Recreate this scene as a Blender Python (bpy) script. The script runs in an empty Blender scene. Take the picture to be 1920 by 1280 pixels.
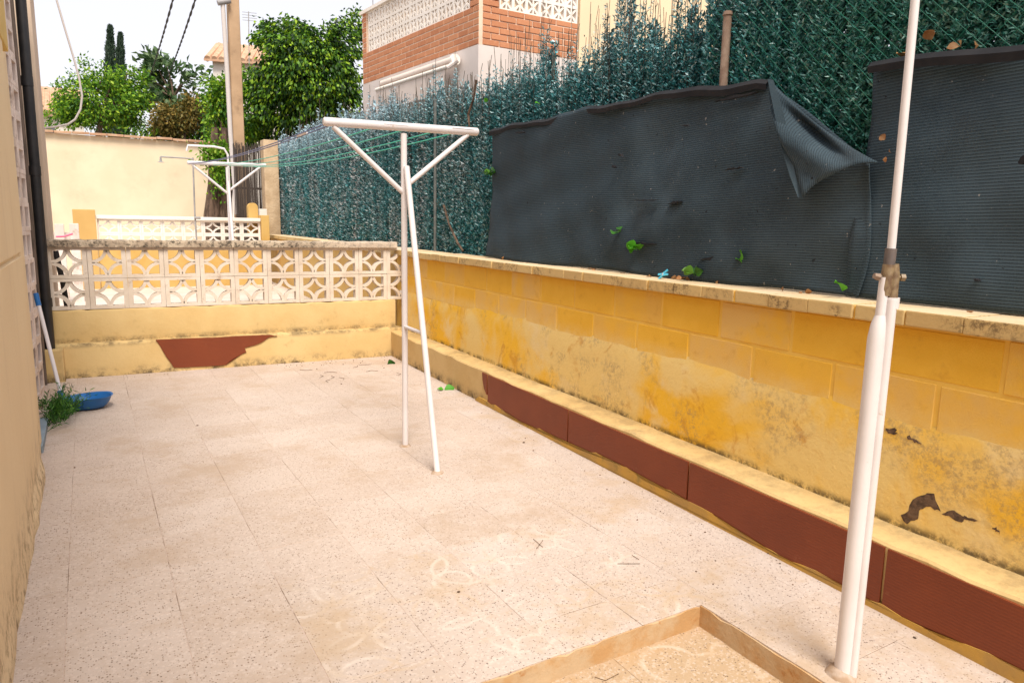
import bpy, bmesh, math, random
import numpy as np
from mathutils import Vector, Matrix
random.seed(7); rng = np.random.default_rng(7)
scn = bpy.context.scene; col = scn.collection
rad = math.radians
# ------------------------------------------------------------------ camera
H = 1.312; F = 1326.0                     # camera height (m), focal length in photo pixels
R = np.array([[0.8593371887663364, -0.511071469649451, 0.01858894600349048],
              [-0.0672794823860341, -0.14900964725902954, -0.9865442697991846],
              [0.5069645621274111, 0.8465235247375533, -0.1624341553149226]])
cam = bpy.data.cameras.new('camera'); camo = bpy.data.objects.new('camera', cam); col.objects.link(camo)
r_, u_, b_ = R[0], -R[1], -R[2]
camo.matrix_world = Matrix(((r_[0], u_[0], b_[0], 0), (r_[1], u_[1], b_[1], 0), (r_[2], u_[2], b_[2], H), (0, 0, 0, 1)))
cam.sensor_width = 36; cam.lens = F * 36 / 1920; cam.clip_end = 2000; cam.clip_start = .05
scn.camera = camo
# ------------------------------------------------------------------ sky and sun
SUN_EL, SUN_AZ = 57, 192                  # azimuth the light comes from, degrees clockwise from +Y
w = bpy.data.worlds.new('World'); scn.world = w; w.use_nodes = True
wn, wl = w.node_tree.nodes, w.node_tree.links
bg = wn['Background']
sky = wn.new('ShaderNodeTexSky'); sky.sky_type = 'NISHITA'; sky.sun_disc = False
sky.sun_elevation = rad(SUN_EL); sky.sun_rotation = rad(SUN_AZ); sky.dust_density = 3; sky.air_density = 1
mx = wn.new('ShaderNodeMix'); mx.data_type = 'RGBA'; mx.inputs[0].default_value = .86
wl.new(sky.outputs[0], mx.inputs[6]); mx.inputs[7].default_value = (4.15, 4.05, 4.2, 1)   # bright high overcast
wl.new(mx.outputs[2], bg.inputs[0]); bg.inputs[1].default_value = .1
sl = bpy.data.lights.new('sun', 'SUN'); sl.energy = 2.0; sl.angle = rad(28); sl.color = (1, .94, .83)
so = bpy.data.objects.new('sun', sl); col.objects.link(so)
sd = Vector((math.sin(rad(SUN_AZ)) * math.cos(rad(SUN_EL)), math.cos(rad(SUN_AZ)) * math.cos(rad(SUN_EL)), math.sin(rad(SUN_EL))))
so.rotation_euler = sd.to_track_quat('Z', 'Y').to_euler(); so.location = sd * 30
vs = scn.view_settings; vs.view_transform = 'Standard'; vs.look = 'None'; vs.gamma = 1; vs.use_curve_mapping = False
vs.exposure = 1.36
# ------------------------------------------------------------------ pixel -> place helpers
def wray(x, y): return R.T @ np.array([(x - 960) / F, (y - 640) / F, 1.0])
def on_z(x, y, z=0.):
    d = wray(x, y); t = (z - H) / d[2]; return Vector((d[0] * t, d[1] * t, z))
def on_x(x, y, a, b=0.):                   # upright plane X = a + b*Y
    d = wray(x, y); t = a / (d[0] - b * d[1]); return Vector((d[0] * t, d[1] * t, H + d[2] * t))
def on_y(x, y, a, b=0.):                   # upright plane Y = a + b*X
    d = wray(x, y); t = a / (d[1] - b * d[0]); return Vector((d[0] * t, d[1] * t, H + d[2] * t))
def at(x, y, D):
    d = wray(x, y); return Vector((d[0] * D, d[1] * D, H + d[2] * D))
# ------------------------------------------------------------------ materials
def srgb(r, g, b):
    f = lambda c: c / 12.92 if c <= .04045 else ((c + .055) / 1.055) ** 2.4
    return (f(r / 255), f(g / 255), f(b / 255), 1)
class N:
    def __init__(s, name, rough=.8, spec=.3):
        s.m = bpy.data.materials.new(name); s.m.use_nodes = True; s.t = s.m.node_tree; s.n = s.t.nodes; s.l = s.t.links
        s.b = s.n['Principled BSDF']; s.b.inputs['Roughness'].default_value = rough; s.b.inputs['Specular IOR Level'].default_value = spec
        s.pos = s.n.new('ShaderNodeNewGeometry')
    def put(s, sock, v):
        if hasattr(v, 'is_linked'): s.l.new(v, sock)
        else: sock.default_value = v
    def noise(s, scale, detail=4, rough=.55, vec=None, off=None, dist=0):
        n = s.n.new('ShaderNodeTexNoise'); n.inputs['Scale'].default_value = scale; n.inputs['Detail'].default_value = detail
        n.inputs['Roughness'].default_value = rough; n.inputs['Distortion'].default_value = dist
        v = vec or s.pos.outputs['Position']
        if off is not None: v = s.vmath('ADD', v, off)
        s.l.new(v, n.inputs['Vector']); return n.outputs['Fac']
    def vmath(s, op, a, b=None):
        n = s.n.new('ShaderNodeVectorMath'); n.operation = op; s.put(n.inputs[0], a)
        if b is not None: s.put(n.inputs[1], b)
        return n.outputs[1] if op in ('LENGTH', 'DOT_PRODUCT', 'DISTANCE') else n.outputs[0]
    def math(s, op, a, b=None, clamp=False):
        n = s.n.new('ShaderNodeMath'); n.operation = op; n.use_clamp = clamp; s.put(n.inputs[0], a)
        if b is not None: s.put(n.inputs[1], b)
        return n.outputs[0]
    def ramp(s, f, lo, hi, a=0., b=1.):
        n = s.n.new('ShaderNodeMapRange'); n.interpolation_type = 'SMOOTHSTEP'; s.l.new(f, n.inputs[0])
        for i, v in enumerate((lo, hi, a, b)): n.inputs[1 + i].default_value = v
        return n.outputs[0]
    def mix(s, f, a, b, mode='MIX'):
        n = s.n.new('ShaderNodeMix'); n.data_type = 'RGBA'; n.blend_type = mode
        s.put(n.inputs[0], f); s.put(n.inputs[6], a); s.put(n.inputs[7], b); return n.outputs[2]
    def xyz(s, v=None):
        n = s.n.new('ShaderNodeSeparateXYZ'); s.l.new(v or s.pos.outputs['Position'], n.inputs[0]); return n.outputs
    def rand(s):
        return s.n.new('ShaderNodeObjectInfo').outputs['Random']
    def island(s): return s.pos.outputs['Random Per Island']
    def col(s, c): s.put(s.b.inputs['Base Color'], c); return s
    def bump(s, h, dist=.004, st=.5):
        n = s.n.new('ShaderNodeBump'); n.inputs['Strength'].default_value = st; n.inputs['Distance'].default_value = dist
        s.l.new(h, n.inputs['Height']); s.l.new(n.outputs[0], s.b.inputs['Normal']); return s
def plain(name, c, c2=None, scale=6, rough=.8, bs=60, bd=.002, spec=.3, var=.0, dirt=None, dscale=3, dlo=.55, dhi=.75):
    m = N(name, rough, spec)
    k = c if c2 is None else m.mix(m.ramp(m.noise(scale), .35, .65), c, c2)
    if var:
        k = m.mix(m.math('MULTIPLY', m.rand(), var), k, (.02, .015, .01, 1))
    if dirt: k = m.mix(m.ramp(m.noise(dscale, 8, .7, off=(3, 7, 1)), dlo, dhi), k, dirt)
    m.col(k)
    if bd: m.bump(m.noise(bs, 5, .6), bd)
    return m.m
MAT = {}
# terrazzo: pink cement, marble chips as a cell pattern, sandy stains, worn loops cast into the newer tiles
def terrazzo(name, base, chip, amount, stain, loops, size=120):
    m = N(name, .75, .25)
    k = m.mix(m.ramp(m.noise(2.2, 6, .6), .3, .7), base[0], base[1])
    k = m.mix(m.math('MULTIPLY', m.rand(), .36), k, base[2])
    v = m.n.new('ShaderNodeTexVoronoi'); v.inputs['Scale'].default_value = size; v.feature = 'F1'
    wv = m.vmath('ADD', m.pos.outputs['Position'], m.vmath('SCALE', (0, 0, 0)))
    m.l.new(m.pos.outputs['Position'], v.inputs['Vector'])
    sep = m.xyz(v.outputs['Color'])
    rad_ = m.math('MULTIPLY', m.ramp(sep[0], 1 - amount, 1), .5)
    ch = m.ramp(m.math('SUBTRACT', rad_, v.outputs['Distance']), -.03, .08)
    k = m.mix(m.math('MULTIPLY', ch, m.ramp(m.noise(3, 3, off=(9, 2, 4)), .3, .6, .55, .95)), k, m.mix(sep[1], chip[0], chip[1]))
    v2 = m.n.new('ShaderNodeTexVoronoi'); v2.inputs['Scale'].default_value = size * .8; m.l.new(m.pos.outputs['Position'], v2.inputs['Vector'])
    s2 = m.xyz(v2.outputs['Color'])
    k = m.mix(m.math('MULTIPLY', m.ramp(s2[2], .72, .9), .35), k, (.64, .54, .48, 1))
    k = m.mix(m.ramp(m.noise(2.1, 8, .7, off=(5, 1, 0)), .47, .68, 0, .72), k, stain)
    k = m.mix(m.ramp(m.noise(9, 6, .75, off=(1, 5, 2)), .53, .72, 0, .5), k, stain)
    if loops:
        tc = m.n.new('ShaderNodeTexCoord').outputs['Object']
        ro = m.n.new('ShaderNodeVectorRotate'); ro.rotation_type = 'Z_AXIS'; m.l.new(tc, ro.inputs['Vector'])
        m.l.new(m.math('MULTIPLY', m.rand(), 6.28), ro.inputs['Angle'])
        acc = None
        for cx, cy, r in ((.06, .02, .115), (-.10, .06, .095), (.02, -.15, .12), (-.07, -.1, .07), (.14, .12, .1)):
            d = m.vmath('LENGTH', m.vmath('SUBTRACT', ro.outputs[0], (cx, cy, 0)))
            e = m.ramp(m.math('ABSOLUTE', m.math('SUBTRACT', d, r)), .002, .013, 1, 0)
            acc = e if acc is None else m.math('MAXIMUM', acc, e)
        g = m.math('MULTIPLY', acc, m.ramp(m.noise(5, 2, off=(2, 2, 2)), .38, .6, 0, .34))
        k = m.mix(g, k, m.mix(m.ramp(m.noise(3, 2), .45, .6), (.70, .62, .55, 1), (.48, .34, .21, 1)))
    m.col(k); m.bump(m.math('ADD', m.noise(150, 3), m.math('MULTIPLY', ch, -.4)), .0022, .7)
    return m.m
MAT['tile'] = terrazzo('terrazzo_old', ((.53, .44, .385, 1), (.475, .385, .33, 1), (.40, .30, .235, 1)), ((.12, .08, .055, 1), (.30, .21, .15, 1)), .46, (.41, .305, .225, 1), False, 150)
MAT['tile_pale'] = terrazzo('terrazzo_pale', ((.52, .44, .395, 1), (.48, .395, .345, 1), (.41, .31, .235, 1)), ((.07, .045, .04, 1), (.20, .13, .10, 1)), .36, (.43, .31, .205, 1), True, 165)
MAT['tile_side'] = terrazzo('terrazzo_side', ((.52, .44, .395, 1), (.48, .395, .345, 1), (.41, .31, .235, 1)), ((.07, .045, .04, 1), (.20, .13, .10, 1)), .36, (.43, .31, .205, 1), False, 165)
MAT['tile_low'] = terrazzo('terrazzo_sandy', ((.46, .335, .225, 1), (.42, .30, .19, 1), (.36, .25, .15, 1)), ((.09, .06, .04, 1), (.22, .15, .1, 1)), .30, (.42, .26, .12, 1), True, 165)
m = N('grout', .9); MAT['grout'] = m.col(m.mix(m.ramp(m.noise(2.3, 5, .7), .5, .62), (.50, .39, .33, 1), (.13, .085, .055, 1))).m
MAT['ground'] = plain('ground', (.28, .22, .16, 1), (.22, .18, .12, 1), 2)
MAT['soil'] = plain('soil', (.045, .033, .022, 1), (.07, .05, .03, 1), 8, bs=30, bd=.02)
MAT['paver'] = plain('pale_paving', (.58, .50, .44, 1), (.52, .44, .37, 1), 3)
m = N('riser', .85)
k = m.mix(m.ramp(m.noise(6, 6, .7), .38, .62), (.46, .27, .12, 1), (.50, .36, .22, 1)); k = m.mix(m.ramp(m.noise(14, 6, .7, off=(4, 4, 4)), .58, .72), k, (.38, .17, .05, 1))
MAT['foot'] = plain('foot_mortar', (.44, .34, .27, 1), (.34, .23, .15, 1), 30, bs=80, bd=.004)
MAT['riser'] = m.col(k).bump(m.noise(40, 6), .006).m
# yellow wall: blocks, then old render with pale, ochre and grey mouldy areas
m = N('yellow_block', .8)
rn = m.rand()
k = m.mix(m.ramp(rn, .25, .8), (.76, .42, .035, 1), (.72, .45, .135, 1))
k = m.mix(m.ramp(m.noise(5, 5, .6), .35, .7), k, (.80, .46, .05, 1)); k = m.mix(m.ramp(m.noise(16, 6, .65, off=(1, 2, 3)), .55, .75, 0, .35), k, (.52, .23, .03, 1))
zb0 = m.xyz()[2]; k = m.mix(m.math('MULTIPLY', m.ramp(zb0, .64, .74, 1, 0), m.ramp(m.noise(6, 6, .7, off=(5, 2, 2)), .3, .65, .1, .85)), k, (.76, .54, .20, 1))      # cream wash brushed over the lower course
MAT['block'] = m.col(k).bump(m.noise(160, 4, .7), .003, .6).m
MAT['mortar'] = plain('yellow_mortar', (.80, .50, .095, 1), (.76, .45, .075, 1), 8, bs=40, bd=.003)
m = N('yellow_render', .85)
k = m.mix(m.ramp(m.noise(1.7, 5, .55, off=(0, .6, 0), dist=.4), .44, .60), (.77, .56, .21, 1), (.81, .47, .035, 1))
k = m.mix(m.ramp(m.noise(3.4, 6, .6, off=(7, 0, 3)), .54, .68, 0, .85), k, (.76, .58, .28, 1))
k = m.mix(m.ramp(m.noise(4.6, 8, .7, off=(2, 9, 3), dist=.6), .56, .67, 0, .6), k, (.55, .25, .03, 1))
g_ = m.math('MULTIPLY', m.ramp(m.noise(2.4, 4, .6, off=(11, 3, 8)), .5, .62), m.ramp(m.noise(38, 8, .8, off=(1, 1, 5)), .44, .62))
k = m.mix(m.math('MULTIPLY', g_, .6), k, (.32, .22, .12, 1))
k = m.mix(m.math('MULTIPLY', m.ramp(m.noise(9, 9, .75, off=(4, 4, 0)), .6, .72), .4), k, (.42, .26, .09, 1))
zr = m.xyz()[2]; k = m.mix(m.math('MULTIPLY', m.ramp(zr, .262, .30, 1, 0), m.ramp(m.noise(9, 8, .8, off=(8, 8, 1)), .42, .56, 0, .85)), k, (.07, .05, .03, 1))   # grime caught in the joint with the ledge
MAT['render'] = m.col(k).bump(m.math('ADD', m.noise(7, 6, .6), m.math('MULTIPLY', m.noise(70, 4), .3)), .012, .5).m
m = N('plinth_render', .85)
k = m.mix(m.ramp(m.noise(2.2, 6, .6), .35, .65), (.60, .43, .20, 1), (.55, .375, .16, 1))
k = m.mix(m.ramp(m.noise(9, 8, .75, off=(3, 1, 0)), .56, .72, 0, .5), k, (.36, .24, .10, 1))
zz = m.xyz()[2]
near = m.math('MAXIMUM', m.ramp(zz, .0, .10, 1, 0), m.ramp(m.math('ABSOLUTE', m.math('SUBTRACT', zz, .285)), .0, .05, .8, 0))
k = m.mix(m.math('MULTIPLY', near, m.ramp(m.noise(7, 8, .8, off=(6, 6, 6)), .42, .62)), k, (.085, .06, .035, 1))      # mould patches along the joints
MAT['plinth'] = m.col(k).bump(m.math('ADD', m.noise(5, 5), m.math('MULTIPLY', m.noise(60, 4), .25)), .012, .5).m
m = N('cap_brick', .85)
k = m.mix(m.rand(), (.60, .43, .19, 1), (.53, .36, .15, 1))
k = m.mix(m.math('MULTIPLY', m.ramp(m.noise(5, 4, .6), .45, .6), m.ramp(m.noise(45, 8, .8, off=(3, 3, 3)), .44, .6, 0, .85)), k, (.15, .095, .045, 1))
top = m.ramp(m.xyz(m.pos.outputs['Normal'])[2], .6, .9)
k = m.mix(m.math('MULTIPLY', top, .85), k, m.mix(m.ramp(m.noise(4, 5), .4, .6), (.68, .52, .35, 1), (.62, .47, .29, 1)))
MAT['cap'] = m.col(k).bump(m.noise(70, 6, .7), .005).m
m = N('red_tile', .55, .4)
k = m.mix(m.ramp(m.noise(4, 4), .3, .7), (.205, .043, .012, 1), (.175, .036, .011, 1))
wv = m.n.new('ShaderNodeTexWave'); wv.bands_direction = 'Z'; wv.inputs['Scale'].default_value = 28; wv.inputs['Distortion'].default_value = 2.5; wv.inputs['Detail'].default_value = 3
mp = m.n.new('ShaderNodeMapping'); mp.inputs['Scale'].default_value = (.25, .25, 1); m.l.new(m.pos.outputs['Position'], mp.inputs['Vector']); m.l.new(mp.outputs[0], wv.inputs['Vector'])
k = m.mix(m.math('MULTIPLY', wv.outputs['Fac'], .22), k, (.15, .030, .010, 1))
k = m.mix(m.ramp(m.noise(17, 9, .85, off=(8, 2, 5)), .60, .72, 0, .55), k, (.38, .19, .10, 1))
MAT['red'] = m.col(k).bump(wv.outputs['Fac'], .0006).m
m = N('white_screen', .85)
k = m.mix(m.ramp(m.noise(5, 6, .6), .35, .65), (.70, .61, .52, 1), (.62, .52, .42, 1))
k = m.mix(m.ramp(m.noise(12, 8, .75, off=(2, 4, 1)), .55, .72, 0, .75), k, (.34, .215, .135, 1))
MAT['screen'] = m.col(k).bump(m.noise(80, 5), .003).m
m = N('weathered_rail', .9)
k = m.mix(m.ramp(m.noise(6, 7, .7), .35, .6), (.52, .42, .31, 1), (.33, .25, .18, 1))
k = m.mix(m.ramp(m.noise(28, 8, .8, off=(1, 4, 8)), .46, .6), k, (.07, .055, .04, 1)); k = m.mix(m.ramp(m.xyz()[0], 1.6, 2.4, 0, .5), k, (.62, .5, .4, 1))
MAT['rail'] = m.col(k).bump(m.noise(30, 8, .7), .012).m
MAT['white_paint'] = plain('white_gloss_paint', (.70, .655, .66, 1), (.66, .61, .61, 1), 6, .4, 30, .0006, .45, dirt=(.46, .30, .17, 1), dscale=14, dlo=.62, dhi=.76)
MAT['metal'] = plain('dull_brass', (.26, .19, .11, 1), (.14, .085, .05, 1), 40, .4, 80, .001, .5)
MAT['dark_metal'] = plain('dark_clamp', (.10, .085, .085, 1), (.16, .13, .12, 1), 20, .4)
MAT['grey_metal'] = plain('grey_metal', (.25, .24, .24, 1), (.33, .31, .30, 1), 9, .45)
MAT['old_post'] = plain('dull_grey_post', (.10, .115, .115, 1), (.16, .16, .15, 1), 14, .8)
MAT['rust'] = plain('rusty_post', (.20, .13, .095, 1), (.30, .22, .17, 1), 14, .85, 50, .003)
m = N('house_render', .85)
k = m.mix(m.ramp(m.noise(1.4, 5, .55), .35, .65), (.76, .60, .38, 1), (.73, .565, .35, 1))
mp = m.n.new('ShaderNodeMapping'); mp.inputs['Scale'].default_value = (3, 6, .5); m.l.new(m.pos.outputs['Position'], mp.inputs['Vector'])
k = m.mix(m.ramp(m.noise(1.6, 3, .5, vec=mp.outputs[0]), .55, .8, 0, .3), k, (.55, .40, .27, 1))
k = m.mix(m.math('MULTIPLY', m.ramp(m.xyz()[2], .0, .35, 1, 0), m.ramp(m.noise(11, 8, .8, off=(5, 5, 5)), .45, .65)), k, (.2, .125, .06, 1))
MAT['house'] = m.col(k).bump(m.noise(50, 5), .003).m
MAT['lintel'] = plain('yellow_lintel', (.62, .44, .15, 1), (.57, .39, .12, 1), 4)
MAT['old_screen'] = plain('grimy_screen', (.72, .62, .57, 1), (.62, .52, .47, 1), 7, dirt=(.40, .30, .24, 1), dscale=9, dlo=.5, dhi=.7)
MAT['brown_dark'] = plain('dark_timber_and_shade', (.10, .075, .06, 1), (.17, .125, .10, 1), 6)
MAT['black'] = plain('black_plastic', (.012, .012, .014, 1), (.022, .02, .021, 1), 12, .45, 30, .002, .4)
MAT['neighbour'] = plain('neighbour_render', (.60, .47, .36, 1), (.55, .42, .32, 1), 2)
MAT['blue'] = plain('blue_plastic', (.012, .14, .42, 1), (.01, .115, .36, 1), 9, .4, 40, .0006, .5)
MAT['handle_white'] = plain('white_tube', (.74, .70, .72, 1), None, rough=.35, bd=0)
MAT['slate'] = plain('blue_grey_stone', (.25, .31, .36, 1), (.19, .24, .29, 1), 9)
MAT['cream'] = plain('cream_render', (.72, .60, .43, 1), (.68, .55, .385, 1), 1.5, dirt=(.58, .45, .31, 1), dscale=1.2, dlo=.5, dhi=.8)
MAT['yellow_far'] = plain('yellow_far', (.56, .36, .12, 1), (.52, .31, .085, 1), 2.5, dirt=(.4, .25, .08, 1))
MAT['pillar'] = plain('pillar_render', (.56, .35, .125, 1), (.52, .32, .11, 1), 3)
MAT['pier'] = plain('beige_pier', (.58, .43, .28, 1), (.48, .34, .21, 1), 6, bs=20, bd=.02)
MAT['clay'] = plain('clay_tile', (.50, .29, .18, 1), (.58, .38, .25, 1), 5, var=.15)
MAT['pole'] = plain('weathered_pole', (.46, .31, .19, 1), (.38, .25, .15, 1), 2, dirt=(.2, .13, .08, 1), dscale=2)
m = N('bark', .95)
mp = m.n.new('ShaderNodeMapping'); mp.inputs['Scale'].default_value = (9, 9, 1.2); m.l.new(m.pos.outputs['Position'], mp.inputs['Vector'])
MAT['bark'] = m.col(m.mix(m.ramp(m.noise(2.5, 6, .7, vec=mp.outputs[0]), .35, .65), (.055, .036, .026, 1), (.19, .125, .088, 1))).bump(m.noise(2.5, 6, .7, vec=mp.outputs[0]), .03, .8).m
m = N('reed', .95)
mp = m.n.new('ShaderNodeMapping'); mp.inputs['Scale'].default_value = (60, 60, 2); m.l.new(m.pos.outputs['Position'], mp.inputs['Vector'])
MAT['reed'] = m.col(m.mix(m.noise(1.5, 4, vec=mp.outputs[0]), (.03, .025, .022, 1), (.13, .10, .085, 1))).m
m = N('brick', .85)
k = m.mix(m.rand(), (.54, .235, .12, 1), (.45, .175, .085, 1)); k = m.mix(m.ramp(m.noise(20, 5), .5, .7, 0, .4), k, (.60, .30, .16, 1))
MAT['brick'] = m.col(k).bump(m.noise(60, 4), .003).m
MAT['brick_mortar'] = plain('pale_mortar', (.74, .58, .44, 1), (.68, .5, .38, 1), 9)
MAT['white_wall'] = plain('white_wall', (.70, .62, .58, 1), (.62, .54, .5, 1), 1.5)
MAT['white_far'] = plain('white_lattice', (.82, .76, .70, 1), (.77, .7, .63, 1), 3)
MAT['peach'] = plain('peach_wall', (.80, .62, .41, 1), (.76, .58, .38, 1), 1.2)
MAT['glass'] = plain('window_glass', (.10, .11, .12, 1), None, rough=.1, bd=0, spec=.6)
MAT['awning'] = plain('awning_cloth', (.70, .60, .54, 1), (.64, .54, .48, 1), 3)
MAT['cable'] = plain('cable', (.05, .055, .06, 1), None, bd=0)
MAT['cable_white'] = plain('white_cable', (.55, .50, .48, 1), None, bd=0)
MAT['line_green'] = plain('green_line', (.03, .46, .33, 1), None, bd=0, rough=.4)
MAT['line_blue'] = plain('blue_line', (.05, .07, .22, 1), None, bd=0, rough=.4)
MAT['pink'] = plain('pink_plastic', (.70, .12, .22, 1), None, bd=0, rough=.4)
MAT['peg'] = plain('pale_blue_peg', (.08, .48, .70, 1), (.1, .55, .76, 1), 90, .35, bd=0)
MAT['peg_white'] = plain('peg_spring', (.55, .62, .70, 1), None, bd=0, rough=.35)
MAT['bare'] = plain('bare_cement', (.075, .048, .033, 1), (.16, .10, .065, 1), 45, .95, 90, .006)
MAT['patch_edge'] = plain('ochre_smear', (.52, .30, .06, 1), (.40, .24, .075, 1), 7, dirt=(.22, .16, .05, 1), dscale=8)
MAT['debris'] = plain('debris', (.07, .045, .03, 1), (.17, .10, .06, 1), 50, .95)
MAT['dry_leaf'] = plain('dry_leaf', (.36, .15, .05, 1), (.45, .25, .11, 1), 40, .7, var=.5)
def foliage(name, cols, sub=.0, patch=None, rough=.55):
    m = N(name, rough, .35)
    cr = m.n.new('ShaderNodeValToRGB'); e = cr.color_ramp.elements
    e[0].position, e[0].color = cols[0][0], cols[0][1]; e[1].position, e[1].color = cols[-1][0], cols[-1][1]
    for p, c in cols[1:-1]: e.new(p).color = c
    m.l.new(m.island(), cr.inputs[0]); k = cr.outputs[0]
    if patch: k = patch(m, k)
    m.col(k)
    if sub:
        tr = m.n.new('ShaderNodeBsdfTranslucent'); m.l.new(k, tr.inputs[0])
        ad = m.n.new('ShaderNodeMixShader'); ad.inputs[0].default_value = sub
        m.l.new(m.b.outputs[0], ad.inputs[1]); m.l.new(tr.outputs[0], ad.inputs[2])
        m.l.new(ad.outputs[0], m.n['Material Output'].inputs[0])
    return m.m
def fade(m, k):                      # sun-bleached bluish stretches of the plastic hedge
    x, y, z = m.xyz()
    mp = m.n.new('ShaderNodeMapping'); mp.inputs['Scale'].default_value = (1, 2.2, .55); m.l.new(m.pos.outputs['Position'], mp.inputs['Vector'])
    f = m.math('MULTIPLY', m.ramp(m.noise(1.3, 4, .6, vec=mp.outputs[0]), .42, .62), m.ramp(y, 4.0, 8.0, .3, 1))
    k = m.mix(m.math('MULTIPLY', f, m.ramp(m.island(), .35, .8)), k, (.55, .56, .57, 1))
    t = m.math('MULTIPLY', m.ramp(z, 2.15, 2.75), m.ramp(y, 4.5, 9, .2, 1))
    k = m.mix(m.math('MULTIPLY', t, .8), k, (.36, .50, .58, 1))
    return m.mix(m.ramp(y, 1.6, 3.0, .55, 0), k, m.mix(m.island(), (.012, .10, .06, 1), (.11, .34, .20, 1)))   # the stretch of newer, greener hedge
MAT['hedge'] = foliage('hedge_pvc', [(0, (.008, .075, .085, 1)), (.35, (.018, .14, .15, 1)), (.65, (.05, .25, .27, 1)), (.84, (.17, .42, .45, 1)), (1, (.52, .66, .69, 1))], patch=fade, rough=.4)
MAT['hedge_wire'] = plain('hedge_wire', (.055, .045, .035, 1), (.10, .075, .05, 1), 20, bd=0)
MAT['chain'] = plain('green_wire', (.010, .14, .09, 1), (.013, .18, .115, 1), 9, .4, bd=0)
MAT['ficus'] = foliage('ficus_leaf', [(0, (.006, .022, .006, 1)), (.45, (.024, .085, .007, 1)), (.78, (.14, .31, .014, 1)), (1, (.36, .52, .025, 1))], .22)  # dark leaf tones stand in for the crown's missing self-shadow
MAT['bright'] = foliage('bright_leaf', [(0, (.018, .07, .01, 1)), (.45, (.10, .26, .016, 1)), (.8, (.24, .43, .025, 1)), (1, (.42, .56, .04, 1))], .35)
MAT['olive'] = foliage('olive_leaf', [(0, (.05, .06, .012, 1)), (.5, (.16, .13, .025, 1)), (1, (.34, .22, .05, 1))], .25)
MAT['cypress'] = foliage('cypress_leaf', [(0, (.018, .045, .025, 1)), (1, (.055, .09, .055, 1))], .1)
MAT['ivy'] = foliage('ivy_leaf', [(0, (.06, .2, .01, 1)), (.6, (.16, .34, .015, 1)), (1, (.33, .45, .04, 1))], .3)
MAT['loquat'] = foliage('loquat_leaf', [(0, (.03, .07, .025, 1)), (.6, (.07, .14, .05, 1)), (1, (.2, .27, .12, 1))], .25)
MAT['weed'] = foliage('weed_leaf', [(0, (.012, .06, .008, 1)), (.6, (.035, .14, .015, 1)), (1, (.11, .26, .03, 1))], .2)
MAT['green_leaf'] = foliage('fresh_leaf', [(0, (.05, .26, .01, 1)), (1, (.10, .36, .02, 1))], .25)
m = N('shade_net', .85, .2)
wv = m.n.new('ShaderNodeTexWave'); wv.bands_direction = 'Z'; wv.wave_profile = 'SIN'; wv.inputs['Scale'].default_value = 28; wv.inputs['Distortion'].default_value = .7; wv.inputs['Detail'].default_value = 2; wv.inputs['Detail Scale'].default_value = .5
uvn = m.n.new('ShaderNodeAttribute'); uvn.attribute_name = 'cloth'; m.l.new(uvn.outputs['Vector'], wv.inputs['Vector'])
k = m.mix(m.ramp(m.noise(1.6, 6, .6), .3, .7), (.034, .055, .071, 1), (.024, .040, .053, 1))
k = m.mix(m.ramp(m.noise(1.1, 5, .6, off=(4, 2, 9)), .48, .66, 0, .75), k, (.062, .092, .115, 1))  # blue-grey sheen and dust painted in as lighter patches
k = m.mix(m.ramp(wv.outputs['Fac'], .68, 1, 0, .85), k, (.010, .014, .019, 1))
k = m.mix(m.ramp(m.noise(3.0, 7, .65, off=(2, 8, 1)), .5, .68, 0, .45), k, (.026, .03, .034, 1))
k = m.mix(m.ramp(m.noise(34, 4, .6, off=(2, 1, 7)), .67, .72, 0, .9), k, (.006, .006, .008, 1))  # near-black specks painted for the shade in small holes
k = m.mix(m.ramp(m.noise(46, 3, .5, off=(12, 1, 7)), .71, .75, 0, .6), k, (.36, .33, .30, 1))
k = m.mix(m.math('MULTIPLY', m.ramp(m.noise(260, 2), .4, .7), .35), k, (.08, .11, .13, 1))
MAT['net'] = m.col(k).bump(m.math('ADD', wv.outputs['Fac'], m.math('MULTIPLY', m.noise(200, 2), .6)), .0013, .5).m
MAT['net_hem'] = plain('net_hem', (.010, .010, .013, 1), (.018, .017, .020, 1), 8)
# ------------------------------------------------------------------ object helpers
def tag(o, label=None, cat=None, group=None, kind=None):
    for k, v in (('label', label), ('category', cat), ('group', group), ('kind', kind)):
        if v: o[k] = v
    return o
def link(name, me, mat=None, parent=None, loc=None):
    if mat is not None and not me.materials: me.materials.append(MAT[mat])
    o = bpy.data.objects.new(name, me); col.objects.link(o)
    if parent: o.parent = parent
    if loc is not None: o.location = loc
    return o
def empty(name, loc=(0, 0, 0), rz=0):
    o = bpy.data.objects.new(name, None); col.objects.link(o); o.location = loc; o.rotation_euler.z = rz; o.empty_display_size = .1
    return o
def child(o, parent):                                  # parent set, world place kept (parents here are unrotated unless told)
    o.parent = parent; o.matrix_parent_inverse = parent_matrix(parent).inverted(); return o
def parent_matrix(p):
    m_ = Matrix.Translation(p.location) @ p.rotation_euler.to_matrix().to_4x4()
    return m_ if p.parent is None else parent_matrix(p.parent) @ p.matrix_parent_inverse @ m_
def from_bm(bm, name, smooth=False):
    bmesh.ops.recalc_face_normals(bm, faces=bm.faces[:])
    me = bpy.data.meshes.new(name); bm.to_mesh(me); bm.free()
    if smooth:
        for p in me.polygons: p.use_smooth = True
        me.set_sharp_from_angle(angle=rad(40))
    return me
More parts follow.
